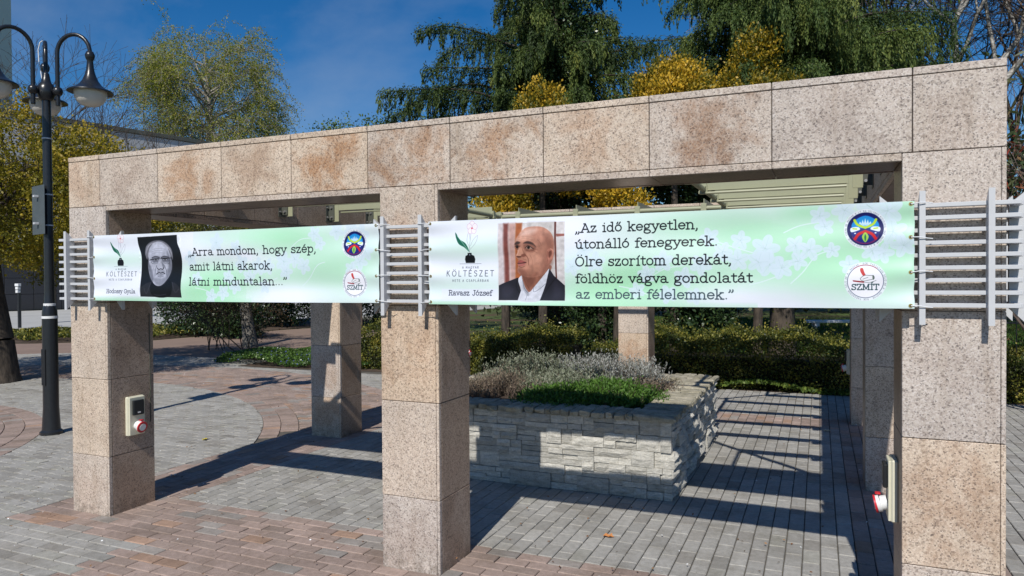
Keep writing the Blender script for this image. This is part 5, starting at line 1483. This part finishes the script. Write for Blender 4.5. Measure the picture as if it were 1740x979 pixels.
thin_tree(-19.5, 16.0, 'leafless thin tree rising over the sloping roof edge right of the lamp', 74, 9.0, 4, None, 5, .14, 3, bark=BARK_D)
thin_tree(8.1, 15.3, 'leafless birch with a pale spotted trunk right of the large cypress', 75, 10.5, 5, None, 6, .15, 4, bark=BARK_W, hf=.55, spread=.55)
thin_tree(9.8, 16.5, 'leafless grey-stemmed tree over the right end of the beam', 76, 11, 6, None, 6, .13, 3, bark=BARK_T, hf=.35, spread=.6)
thin_tree(7.0, 17.5, 'leafless tree with dark slanting limbs just behind the large cypress', 77, 10.5, 4, None, 6, .12, 4, bark=BARK_D, hf=.4, spread=.62)
thin_tree(11.5, 15.0, 'leafless purple-brown tree at the right edge, low twigs', 78, 8.5, 6, None, 6, .10, 3, bark=BARK_T, hf=.2, spread=.6)
L_RED = mat_leaf('leaf_red_shrub', [(0, (.03, .05, .02)), (.5, (.07, .10, .04)), (.8, (.14, .13, .06)), (.93, (.35, .04, .03)), (1, (.5, .05, .04))], .2, .4)
def blade_shrub():
    rg = np.random.default_rng(81); t = thing('photinia_shrub', 'tall narrow-leaved shrub with red young shoots at the right edge', 'shrub', (7.75, 6.6, 0))
    segs = []; tips = []
    for k in range(9):
        a = 6.28 * k / 9; grow(rg, (0, 0, 0), (math.cos(a) * .35, math.sin(a) * .35, 1), 1.25, .03, 3, segs, tips, 3, .38, .05, .1, .78)
    link('stem', tubes_np('stem', segs, BARK_T, 4), t, kind='stuff')
    P = np.repeat(np.array([p for p, d in tips]), 9, 0); P = P + rg.normal(size=P.shape) * .13; P = P[P[:, 2] > 1.3]
    link('leaf_mass', leaves('leaf_mass', P, rg.normal(size=P.shape) + np.array([0, 0, -.4]), .16, .03, L_RED, rg), t)
blade_shrub()

# ---- hedges and ground cover
L_HEDGE = mat_leaf('leaf_hedge', [(0, (.030, .042, .012)), (.4, (.075, .095, .02)), (.7, (.20, .20, .036)), (1, (.40, .34, .07))], .3)
def hedge(label, x0, x1, y0, y1, h0, h1, n, seed, mat=None, size=.038, wav=.06, name='hedge'):
    rg = np.random.default_rng(seed); t = thing(name, label, 'hedge', (x0, y0, 0))
    x = rg.random(n); f = rg.random(n); L = x1 - x0; D = y1 - y0
    h = h0 + (h1 - h0) * x + wav * np.sin(x * L * 2.3 + seed) + wav * .6 * np.sin(x * L * 5.9) + wav * .5 * np.sin(x * L * 13 + 2)
    P = np.empty((n, 3)); top = f < .42; fr = (f >= .42) & (f < .82); bk = f >= .82
    u = rg.random(n); rnd = .10
    P[:, 0] = x * L
    P[:, 1] = np.where(top, u * D, np.where(fr, rg.normal(size=n) * .035 + .06 * np.sin(x * L * 4), D * rg.random(n)))
    P[:, 2] = np.where(top, h - .16 * (np.abs(u - .5) * 2) ** 4 + rg.normal(size=n) * .03 + .05 * np.maximum(0, rg.normal(size=n)) ** 2 * .6, np.where(fr, u * h * .97, u * h * .9))
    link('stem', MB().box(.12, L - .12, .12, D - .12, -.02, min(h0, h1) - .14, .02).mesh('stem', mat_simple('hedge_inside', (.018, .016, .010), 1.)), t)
    ax = rg.normal(size=(n, 3)) + np.where(top[:, None], np.array([[0, 0, 1.]]), np.array([[0, -.8, .5]]))
    k_ = np.clip(rg.random(n) * .7 + .3 * np.sin(P[:, 0] * 9) * np.sin(P[:, 1] * 8 + P[:, 2] * 9) + .12, 0, 1)
    link('leaf_mass', leaves('leaf_mass', P, ax, rg.uniform(.7, 1.4, n) * size, rg.uniform(.5, .8, n) * size, mat or L_HEDGE, rg, k_), t)
    return t
hedge('clipped yellow-green hedge right of the back pillar, sloping down to the right', 2.45, 9.0, 7.68, 8.8, .86, .58, 46000, 91)
hedge('clipped hedge behind the planter, left part with a lit left end', -.75, 1.35, 7.6, 8.7, .66, .74, 19000, 92)
hedge('low dark hedge piece between the planter and the back pillar', 1.5, 2.45, 8.0, 8.9, .56, .5, 7000, 93, None, .03)
hedge('mid-green hedge just left of the middle pillar', -3.1, -1.2, 7.75, 8.8, .72, .95, 15000, 94)
L_VINCA = mat_leaf('leaf_vinca', [(0, (.03, .06, .015)), (.5, (.065, .13, .025)), (.9, (.12, .21, .045)), (.965, (.15, .24, .06)), (.975, (.12, .14, .42)), (1, (.14, .16, .5))], .2, .35)
def cover(label, poly, n, seed, mat, h=.14, size=.045, name='ground_cover'):
    rg = np.random.default_rng(seed); P = np.array(poly); lo, hi = P.min(0), P.max(0)
    q = rg.random((n * 3, 2)) * (hi - lo) + lo; ins = np.zeros(len(q), bool)
    for i in range(len(P)):
        a, b_ = P[i], P[(i + 1) % len(P)]
        c_ = (a[1] > q[:, 1]) != (b_[1] > q[:, 1])
        xi = (b_[0] - a[0]) * (q[:, 1] - a[1]) / ((b_[1] - a[1]) or 1e-9) + a[0]; ins ^= c_ & (q[:, 0] < xi)
    q = q[ins][:n]; n = len(q)
    z = h * (.55 + .35 * np.sin(q[:, 0] * 3.3) * np.sin(q[:, 1] * 2.7) + .25 * rg.random(n)) - h * .1
    C_ = np.column_stack([q, np.abs(z)])
    me = leaves(name, C_, rg.normal(size=(n, 3)) * .8 + np.array([0, -.1, .3]), rg.uniform(.7, 1.3, n) * size, rg.uniform(.5, .7, n) * size, mat, rg)
    o = thing(name, label, 'ground cover', me=me); o['kind'] = 'stuff'
    return o
cover('carpet of glossy green periwinkle with tiny blue flowers left of the back pillar', [(-6.3, 7.45), (-5.0, 7.35), (-2.8, 7.45), (-2.5, 8.6), (-4.0, 10.2), (-6.5, 9.9), (-7.0, 8.6)], 22000, 95, L_VINCA, .20, .055)
cover('weeds and creeping plants along the foot of the hedge', [(2.4, 7.55), (6.4, 7.5), (6.4, 7.75), (2.4, 7.75)], 1500, 96, L_FRESH, .16, .07, 'weeds')
cover('low weeds in the planted strip beyond the path', [(-21, 10.2), (-15, 9.5), (-12.8, 11.3), (-12.2, 15), (-14, 17), (-18, 13.5)], 9000, 97, L_HEDGE, .18, .11, 'weeds')
link('bed_soil', mesh_np('bed_soil', [(-7.2, 7.9, -.006), (-5.0, 7.3, -.006), (-1.0, 7.62, -.0065), (9, 7.62, -.006), (9, 9.4, -.006), (-4, 9.4, -.006), (-4.6, 10.6, -.006), (-6.9, 10.4, -.006)], [tuple(range(8))], M_SOIL), kind='structure')

# ---- shady shrubs and bushes left, beyond the path
for i_, (x, y, rx, h, label) in enumerate([(-12.6, 13.0, 1.3, 2.0, 'dark bush behind the left pillar gap, farthest left of the row beyond the path'),
                              (-10.9, 12.6, .9, 1.7, 'dark bush with brownish twigs just left of the leaning grey trunk'),
                              (-13.6, 17.5, 1.6, 1.6, 'dark low bush beside the pale road'),
                              (-10.6, 19.5, 2.0, 1.6, 'wide dark bush under the banner, right of the leaning grey trunk')]):
    leafmass('dark_bush', label, 'bush', x, y, [(0, 0, h * .45, rx, rx * .7, h * .5), (rx * .5, .1, h * .35, rx * .7, rx * .6, h * .4), (-rx * .5, .1, h * .4, rx * .7, rx * .6, h * .45)], 7000, .09, L_IVY, 100 + i_, 'bushes beyond the path', TRK(h * .5, .05))
rg = np.random.default_rng(111)
t = thing('twiggy_shrub', 'brown twiggy shrub with small reddish leaves under the left banner', 'shrub', (-7.9, 9.8, 0)); segs = []; tips = []
for k in range(14): grow(rg, (rg.uniform(-.9, .7), rg.uniform(-.5, .5), 0), (rg.normal() * .35, rg.normal() * .3, 1), .62, .016, 3, segs, tips, 3, .5, .0, .15, .75, 3, .004)
link('stem', tubes_np('stem', segs, BARK_D, 4), t, kind='stuff')
P = np.repeat(np.array([p for p, d in tips]), 8, 0); P = P + rg.normal(size=P.shape) * .10
link('leaf_mass', leaves('leaf_mass', P, rg.normal(size=P.shape), .06, .035, mat_leaf('leaf_brown', [(0, (.03, .03, .012)), (.6, (.07, .05, .02)), (1, (.13, .06, .03))], .2), rg), t)

# ---- woodland behind: trunks one can tell apart, then one far mass of leaves
for i_, (x, y, r, lean, label) in enumerate([(-.9, 12.9, .16, .02, 'dark trunk in the shade behind the left hedge, left of two'), (-.1, 14.2, .14, -.05, 'forked brown trunk in the shade behind the left hedge, right of two'),
                                       (6.6, 19.0, .25, .05, 'distant dark trunk seen under the right banner near the end pillar')]):
    rg = np.random.default_rng(200 + i_); t = thing('woodland_tree', label, 'tree', (x, y, 0)); segs = [((0, 0, -.05), (lean, 0, .3), r * 1.4, r * 1.05), ((lean, 0, .3), (lean * 3, 0, 2.4), r * 1.05, r * .8)]; tips = []
    for k in range(5): grow(rg, (lean * 3, 0, 2.3), (rg.normal() * .5, rg.normal() * .5, 1), 1.0, r * .5, 3, segs, tips, 3, .55)
    link('trunk', tubes_np('trunk', segs, BARK_D, 7), t)
    P = np.repeat(np.array([p for p, d in tips]), 10, 0); P = P + rg.normal(size=P.shape) * .22
    link('crown', leaves('crown', P, rg.normal(size=P.shape), .11, .06, L_IVY, rg), t)
rg = np.random.default_rng(300)
n = 52000
xx = rg.uniform(-17, 34, n); base = 30 + 4 * np.sin(xx * .3) + rg.normal(size=n) * 1.6 + np.where(xx < -8, 6, 0)
hh = 4.6 + 1.2 * np.sin(xx * .55 + 1) + .9 * np.sin(xx * 1.3)
zz = rg.random(n) ** .8 * hh
P = np.column_stack([xx, base + 1.2 * np.sin(zz * 2 + xx), zz + .15])
me = leaves('far_wood', P, rg.normal(size=P.shape) + np.array([0, 0, .3]), rg.uniform(.22, .42, n), rg.uniform(.14, .26, n), mat_leaf('leaf_far', [(0, (.016, .024, .010)), (.55, (.04, .055, .018)), (.85, (.09, .10, .025)), (1, (.17, .15, .03))], .15), rg,
            np.clip(rg.random(n) * .6 + .25 * np.sin(xx * 1.1) * np.sin(zz * 1.9 + 2) + .15, 0, 1))
o = thing('far_wood', 'dense belt of trees and bushes closing the view behind the lawn', 'trees', me=me); o['kind'] = 'stuff'
# clipped green belt seen under the left beam
leafmass('green_tree', 'round dense green tree seen under the left part of the beam above the banner', 'tree', -14.5, 15.0, [(0, 0, 3.3, 2.6, 1.6, 1.5), (2.6, .8, 3.0, 2.2, 1.6, 1.3), (4.6, 2.0, 2.8, 1.8, 1.5, 1.2), (-1.9, 0, 3.2, 1.6, 1.4, 1.3)], 30000, .10,
         mat_leaf('leaf_olive', [(0, (.045, .05, .012)), (.5, (.10, .105, .02)), (1, (.20, .18, .03))], .3), 301, None, TRK(3, .2))

# lawn litter and small things
def speckle(name, label, x0, x1, y0, y1, n, size, mat, seed, z=-.02):
    rg = np.random.default_rng(seed); P = np.column_stack([rg.uniform(x0, x1, n), rg.uniform(y0, y1, n), np.full(n, z) + rg.random(n) * .03])
    o = thing(name, label, 'fallen leaves', me=leaves(name, P, rg.normal(size=P.shape) * [1, 1, .2], size, size * .6, mat, rg, nrm=rg.normal(size=P.shape) * [.3, .3, 1])); o['kind'] = 'stuff'
L_DRY = mat_leaf('leaf_dry', [(0, (.12, .05, .02)), (.5, (.22, .11, .05)), (1, (.35, .22, .12))], .1)
speckle('leaf_litter', 'brown fallen leaves over the shady lawn', -2, 14, 9, 26, 9000, .07, L_DRY, 311)
speckle('paving_litter', 'tiny dry leaf bits scattered over the paving', -9, 9, -1.5, 7.4, 900, .022, L_DRY, 313, .003)
speckle('blossom_litter', 'tiny pale petals scattered over the paving', -6, 6, -1.2, 6, 260, .016, M_WHITE, 314, .003)
L_GR = mat_leaf('grass_blade', [(0, (.035, .07, .012)), (.6, (.07, .15, .022)), (1, (.13, .22, .04))], .35)
rg = np.random.default_rng(312); n = 26000
P = np.column_stack([rg.uniform(-2, 14, n), rg.uniform(13, 27, n), rg.uniform(-.02, .06, n)])
o = thing('lawn_grass', 'short green grass of the lawn behind the hedge', 'grass', me=leaves('lawn_grass', P, rg.normal(size=P.shape) * .35 + np.array([0, 0, 1]), .12, .02, L_GR, rg)); o['kind'] = 'stuff'
lm = MB().box(-.9, .9, -.25, .25, .0, .07, .01); 
bt = thing('stone_bench', 'low long white stone slab on the lawn seen under the right banner', 'bench', (5.55, 22.4, 0), (0, 0, .35), me=None)
link('seat', MB().box(-.9, .9, -.2, .2, .16, .24, .01).mesh('seat', M_WHITE), bt)
for sx_ in (-.6, .6): link('leg', MB().box(sx_ - .08, sx_ + .08, -.17, .17, -.03, .159, .01).mesh('leg', M_WHITE), bt)
for (x, y, c_, lab) in ((3.83, .95, (.50, .20, .06), 'orange dry leaf lying on the grey bricks before the planter'), (-.91, 2.1, (.55, .45, .05), 'small yellow leaf lying on the zigzag pavers left of the pergola'),
                        (5.17, 4.95, (.60, .55, .38), 'pale curled leaf on the bricks near the back right pillar'), (-.05, .94, (.55, .5, .45), 'pale curled leaf in the shadow by the left pillar')):
    mm = mat_simple('dry_leaf_' + lab[:6].strip().replace(' ', '_'), c_, .8, var=.2, scale=60)
    v = [(0, -.035, .004), (.012, -.02, .012), (.03, -.015, .02), (.018, 0, .010), (.022, .025, .018), (0, .04, .006), (-.02, .024, .016), (-.016, 0, .008), (-.03, -.012, .02), (-.01, -.02, .010), (0, 0, .003)]
    f = [(10, i, (i + 1) % 10) for i in range(10)]
    o = thing('fallen_leaf', lab, 'leaf', (x, y, .002), (0, 0, x * 7), me=mesh_np('fallen_leaf', v, f, mm))

# ------------------------------------------------------------------ plants in the planter
def tufts(name, label, cat, spots, per, hgt, wd, mat, seed, spread=.35, z0=PH - .02, droop=.0, v_of=None):
    rg = np.random.default_rng(seed); S = np.array(spots, float); t = thing(name, label, cat, (S[0][0], S[0][1], z0))
    k = np.repeat(np.arange(len(S)), per); n = len(k)
    d = unit(rg.normal(size=(n, 3)) * [spread, spread, 0] + [0, 0, 1]); h = hgt * S[k, 3] * rg.uniform(.55, 1.1, n)
    base = S[k, :3] * [1, 1, 0] + rg.normal(size=(n, 3)) * [.07, .07, 0]
    P = []; A = []; Vv = []
    m_ = 5
    for j in range(m_):
        u = (j + 1) / m_
        P.append(base + d * (h * u)[:, None] + rg.normal(size=(n, 3)) * .012); A.append(d + rg.normal(size=(n, 3)) * .55); Vv.append(np.clip(u * .55 + rg.random(n) * .5, 0, 1))
    P = np.concatenate(P); P[:, :2] -= S[0][:2]; A = np.concatenate(A); Vv = np.concatenate(Vv)
    nn = len(P)
    link('foliage', leaves('foliage', P, A, rg.uniform(.8, 1.3, nn) * wd * 3.2, rg.uniform(.7, 1.2, nn) * wd, mat, rg, Vv), t)
    ss = [((b_[0] - S[0][0], b_[1] - S[0][1], 0), tuple(np.array([b_[0] - S[0][0], b_[1] - S[0][1], 0]) + dd * hh_ * .9), .003, .0015) for b_, dd, hh_ in list(zip(base, d, h))[::3]]
    link('stem', tubes_np('stem', ss, BARK_T, 3), t, kind='stuff')
    return t
L_LAV = mat_leaf('leaf_lavender', [(0, (.07, .085, .05)), (.5, (.16, .185, .115)), (1, (.32, .34, .26))], .2, .8)
L_LAVG = mat_leaf('leaf_lavender_grey', [(0, (.10, .11, .09)), (.5, (.24, .25, .22)), (1, (.44, .44, .43))], .2, .8)
L_DRYT = mat_leaf('dry_stalks', [(0, (.06, .045, .03)), (.5, (.15, .11, .08)), (1, (.28, .23, .17))], .1, .9)
L_THY = mat_leaf('leaf_candytuft', [(0, (.02, .055, .012)), (.5, (.055, .13, .022)), (1, (.12, .23, .04))], .25, .5)
rr = random.Random(5)
def ring_spots(cx, cy, r, n, h=1.):
    out = []
    for _ in range(n):
        a = rr.uniform(0, 6.28); q = r * math.sqrt(rr.random()); out.append((cx + q * math.cos(a), cy + q * math.sin(a), 0, h * (1 - .45 * (q / r) ** 2) * rr.uniform(.85, 1.1)))
    return out
tufts('lavender_bush', 'grey-green lavender mound at the back left of the planter', 'shrub', ring_spots(2.25, 3.45, .42, 34), 60, .36, .011, L_LAV, 401)
tufts('lavender_bush', 'silvery lavender mound in the middle of the planter back', 'shrub', ring_spots(2.75, 3.75, .34, 26), 55, .33, .011, L_LAVG, 402)
tufts('lavender_bush', 'silver-grey lavender mound in front of the back pillar', 'shrub', ring_spots(3.15, 3.62, .40, 34), 60, .37, .011, L_LAVG, 403)
tufts('lavender_bush', 'lower green-grey lavender spreading over the planter centre', 'shrub', ring_spots(2.80, 3.10, .52, 50), 55, .24, .011, L_LAV, 404)
tufts('dry_shrub', 'bare reddish-brown dry stalks at the left front of the planter', 'shrub', ring_spots(2.28, 2.70, .40, 30), 45, .25, .008, L_DRYT, 405, .5)
tufts('candytuft_mat', 'fresh green cushion plant at the right front corner of the planter', 'plant', ring_spots(3.36, 2.66, .38, 70), 70, .21, .013, L_THY, 406, .7)
tufts('candytuft_mat', 'dark green cushion plant along the front rim of the planter', 'plant', ring_spots(3.02, 2.45, .34, 54), 60, .18, .013, L_THY, 407, .7)
tufts('dry_shrub', 'small tuft of dry pale stalks at the right side of the planter', 'shrub', ring_spots(3.62, 3.20, .18, 12), 30, .20, .009, L_DRYT, 408, .5)

# ------------------------------------------------------------------ hall, tower, post
m, nt, b = newmat('hall_stone_cladding')
pos = node(nt, 'ShaderNodeNewGeometry').outputs['Position']
n1 = noise(nt, .5, 5, .6, pos)
nt.links.new(ramp(nt, n1, [(.3, (.33, .34, .36)), (.7, (.42, .43, .45))]), b.inputs['Base Color']); b.inputs['Roughness'].default_value = .6
M_HALL = m
hall = thing('hall_building', 'large grey stone-clad hall with a dark flat roof edge at the far left', 'building', (-38.6, 20.3, 0))
hd = Vector((2.61, 11.46, 0)).normalized(); ha = math.atan2(hd.y, hd.x)
HL = 46.0; HH = 11.4
# local x runs along the facade, local -y faces the square
hall.rotation_euler = (0, 0, ha)
hall.location = Vector((-38.6, 20.3, 0)) - hd * 14
link('wall', MB().box(0, HL, .25, 22, -.05, HH - .05, .01).mesh('wall', mat_simple('hall_backing', (.12, .12, .125), .9)), hall)
pw, phh = 1.5, .95
hm = {}
for r in range(12):
    z0 = HH - (r + 1) * phh; z1 = HH - r * phh - .02
    if z1 < .2: break
    z0 = max(z0, .0)
    nx_ = int(HL / pw)
    for c_ in range(nx_):
        x = c_ * pw
        key = round(z1 - z0, 2)
        if key not in hm: hm[key] = MB().box(.015, pw - .015, 0, .24, 0, z1 - z0, .01).mesh('cladding_panel', M_HALL)
        # only the upper courses can be told apart
        if r < 4 and 8 < x < 30: link('cladding_panel', hm[key], hall, (x + (.0 if r % 2 else 0), rngp.uniform(-.006, .006), z0))
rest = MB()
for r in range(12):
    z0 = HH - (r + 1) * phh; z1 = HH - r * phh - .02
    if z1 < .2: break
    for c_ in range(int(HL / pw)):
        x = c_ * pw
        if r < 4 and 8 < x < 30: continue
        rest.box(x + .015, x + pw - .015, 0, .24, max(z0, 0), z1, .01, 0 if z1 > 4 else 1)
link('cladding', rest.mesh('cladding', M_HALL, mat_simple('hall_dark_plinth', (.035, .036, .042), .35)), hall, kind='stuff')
link('roof_edge', MB().box(-.1, HL + .1, -.14, 22.1, HH, HH + .26, .02).mesh('roof_edge', M_DARKGREEN), hall)
tw = thing('tower_block', 'narrow strip of a tall pale building at the top left corner', 'building', (-67.0, 31.6, 0), (0, 0, .4))
link('wall', MB().box(0, 4.6, 0, 8, 0, 30, .05).mesh('wall', mat_simple('tower_render', (.62, .66, .60), .9, var=.05, scale=.4)), tw)
for k in range(9):
    for q in range(3): 
        w_ = link('window', MB().box(.6 + q * 1.3, 1.4 + q * 1.3, -.03, .05, 2 + k * 3, 3.5 + k * 3, .02).mesh('window', M_BLACKP), tw)
ps = thing('street_post', 'thin black post topped with white signal boxes by the pale road', 'post', (-21.9, 13.4, 0))
link('pole', MB().tube([(0, 0, -.03), (0, 0, 1.5)], .06, 8).tube([(0, 0, 1.5), (0, 0, 1.62)], .035, 8).mesh('pole', M_BLACKPAINT, smooth=True), ps)
for k, (z0, w_) in enumerate(((1.52, .10), (1.40, .07), (1.28, .06))): link('box', MB().box(-w_, w_, -.1, .02, z0, z0 + .10, .01).mesh('box', M_WHITE), ps)

# ------------------------------------------------------------------ right edge: iron fence and bicycle
M_IRON = mat_simple('wrought_iron', (.02, .022, .024), .45, var=.2)
fe = thing('iron_fence', 'black wrought-iron fence with scrolls at the right edge behind the end pillar', 'fence', (7.30, 7.95, 0), (0, 0, .12))
for k in range(3):
    link('post', MB().tube([(k * 1.1, 0, -.02), (k * 1.1, 0, 1.42)], .022, 8).lathe([(.02, 1.42), (.035, 1.45), (.03, 1.49), (.004, 1.52)], 10, (k * 1.1, 0, 0)).mesh('post', M_IRON, smooth=True), fe)
for z_ in (.14, 1.05, 1.30): link('rail', MB().box(.02, 2.18, -.008, .008, z_ - .012, z_ + .012, .002).mesh('rail', M_IRON), fe)
for k in range(17):
    x = .12 + k * .125
    if abs((x % 1.1)) < .05: continue
    link('picket', MB().tube([(x, .0, .15), (x, 0, 1.30)], .007, 6).mesh('picket', M_IRON), fe)
    sc = [(x + .03 * math.cos(u) * (1 - u / 9), .012, 1.17 + .05 * math.sin(u) * (1 - u / 9)) for u in np.linspace(0, 7, 14)]
    link('scroll', MB().tube(sc, .005, 5).mesh('scroll', M_IRON), fe)
M_CHROME = mat_simple('chrome', (.75, .76, .78), .15, 1., var=.03)
M_TYRE = mat_simple('tyre_rubber', (.015, .015, .016), .8)
bk = thing('bicycle', 'parked bicycle with chrome mudguard and red rear reflector, half hidden by the right pillar', 'bicycle', (7.29, 7.62, 0), (0, 0, math.atan2(.9187, -.3947) + .10))
# local +x forward; rear wheel at origin + .33
def wheel(x):
    tyre = MB(); pts = [(x + .325 * math.cos(a), 0, .34 + .325 * math.sin(a)) for a in np.linspace(0, 2 * math.pi, 33)]; tyre.tube(pts, .018, 8, caps=False)
    w = link('wheel', tyre.mesh('wheel', M_TYRE, smooth=True), bk)
    rim = MB(); rim.tube([(x + .30 * math.cos(a), 0, .34 + .30 * math.sin(a)) for a in np.linspace(0, 2 * math.pi, 33)], .010, 6, caps=False)
    link('rim', rim.mesh('rim', M_CHROME, smooth=True), w)
    sp = MB()
    for k in range(16):
        a = 2 * math.pi * k / 16; sp.tube([(x, .02 * (-1) ** k, .34), (x + .295 * math.cos(a), 0, .34 + .295 * math.sin(a))], .0015, 4)
    link('spoke', sp.mesh('spoke', M_CHROME), w, kind='stuff')
wheel(.34); wheel(1.40)
fr = MB()
for a, b_ in (((.34, .06, .34), (.80, .03, .30)), ((.34, -.06, .34), (.80, -.03, .30)), ((.80, 0, .30), (.66, 0, .80)), ((.80, 0, .30), (1.22, 0, .78)), ((.68, 0, .72), (1.20, 0, .84)), ((.34, .06, .34), (.68, .02, .72)), ((.34, -.06, .34), (.68, -.02, .72)), ((1.19, 0, .90), (1.26, 0, .70)), ((1.26, .05, .70), (1.40, .05, .34)), ((1.26, -.05, .70), (1.40, -.05, .34))): fr.tube([a, b_], .015, 8)
link('frame', fr.mesh('frame', M_IRON, smooth=True), bk)
link('saddle', MB().lathe([(.02, -.05), (.075, -.02), (.085, .01), (.06, .03), (.01, .035)], 14, (.60, 0, .86)).tube([(.64, 0, .80), (.645, 0, .84)], .012, 6).tube([(.62, 0, .87), (.74, 0, .87), (.83, 0, .865)], [.06, .03, .015], 8).mesh('saddle', M_BLACKP, smooth=True), bk)
link('handlebar', MB().tube([(1.19, 0, .90), (1.20, 0, 1.02)], .012, 6).tube([(1.02, -.26, 1.03), (1.12, -.24, 1.05), (1.20, -.1, 1.03), (1.20, .1, 1.03), (1.12, .24, 1.05), (1.02, .26, 1.03)], .012, 6).mesh('handlebar', M_CHROME, smooth=True), bk)
mg = MB(); mg.tube([(.34 + .36 * math.cos(a), 0, .34 + .36 * math.sin(a)) for a in np.linspace(R(60), R(185), 14)], .028, 8)
mgo = link('mudguard', mg.mesh('mudguard', M_CHROME, smooth=True), bk)
link('reflector', MB().box(-.055, -.03, -.032, .032, .36, .44, .006).mesh('reflector', M_RED), mgo)
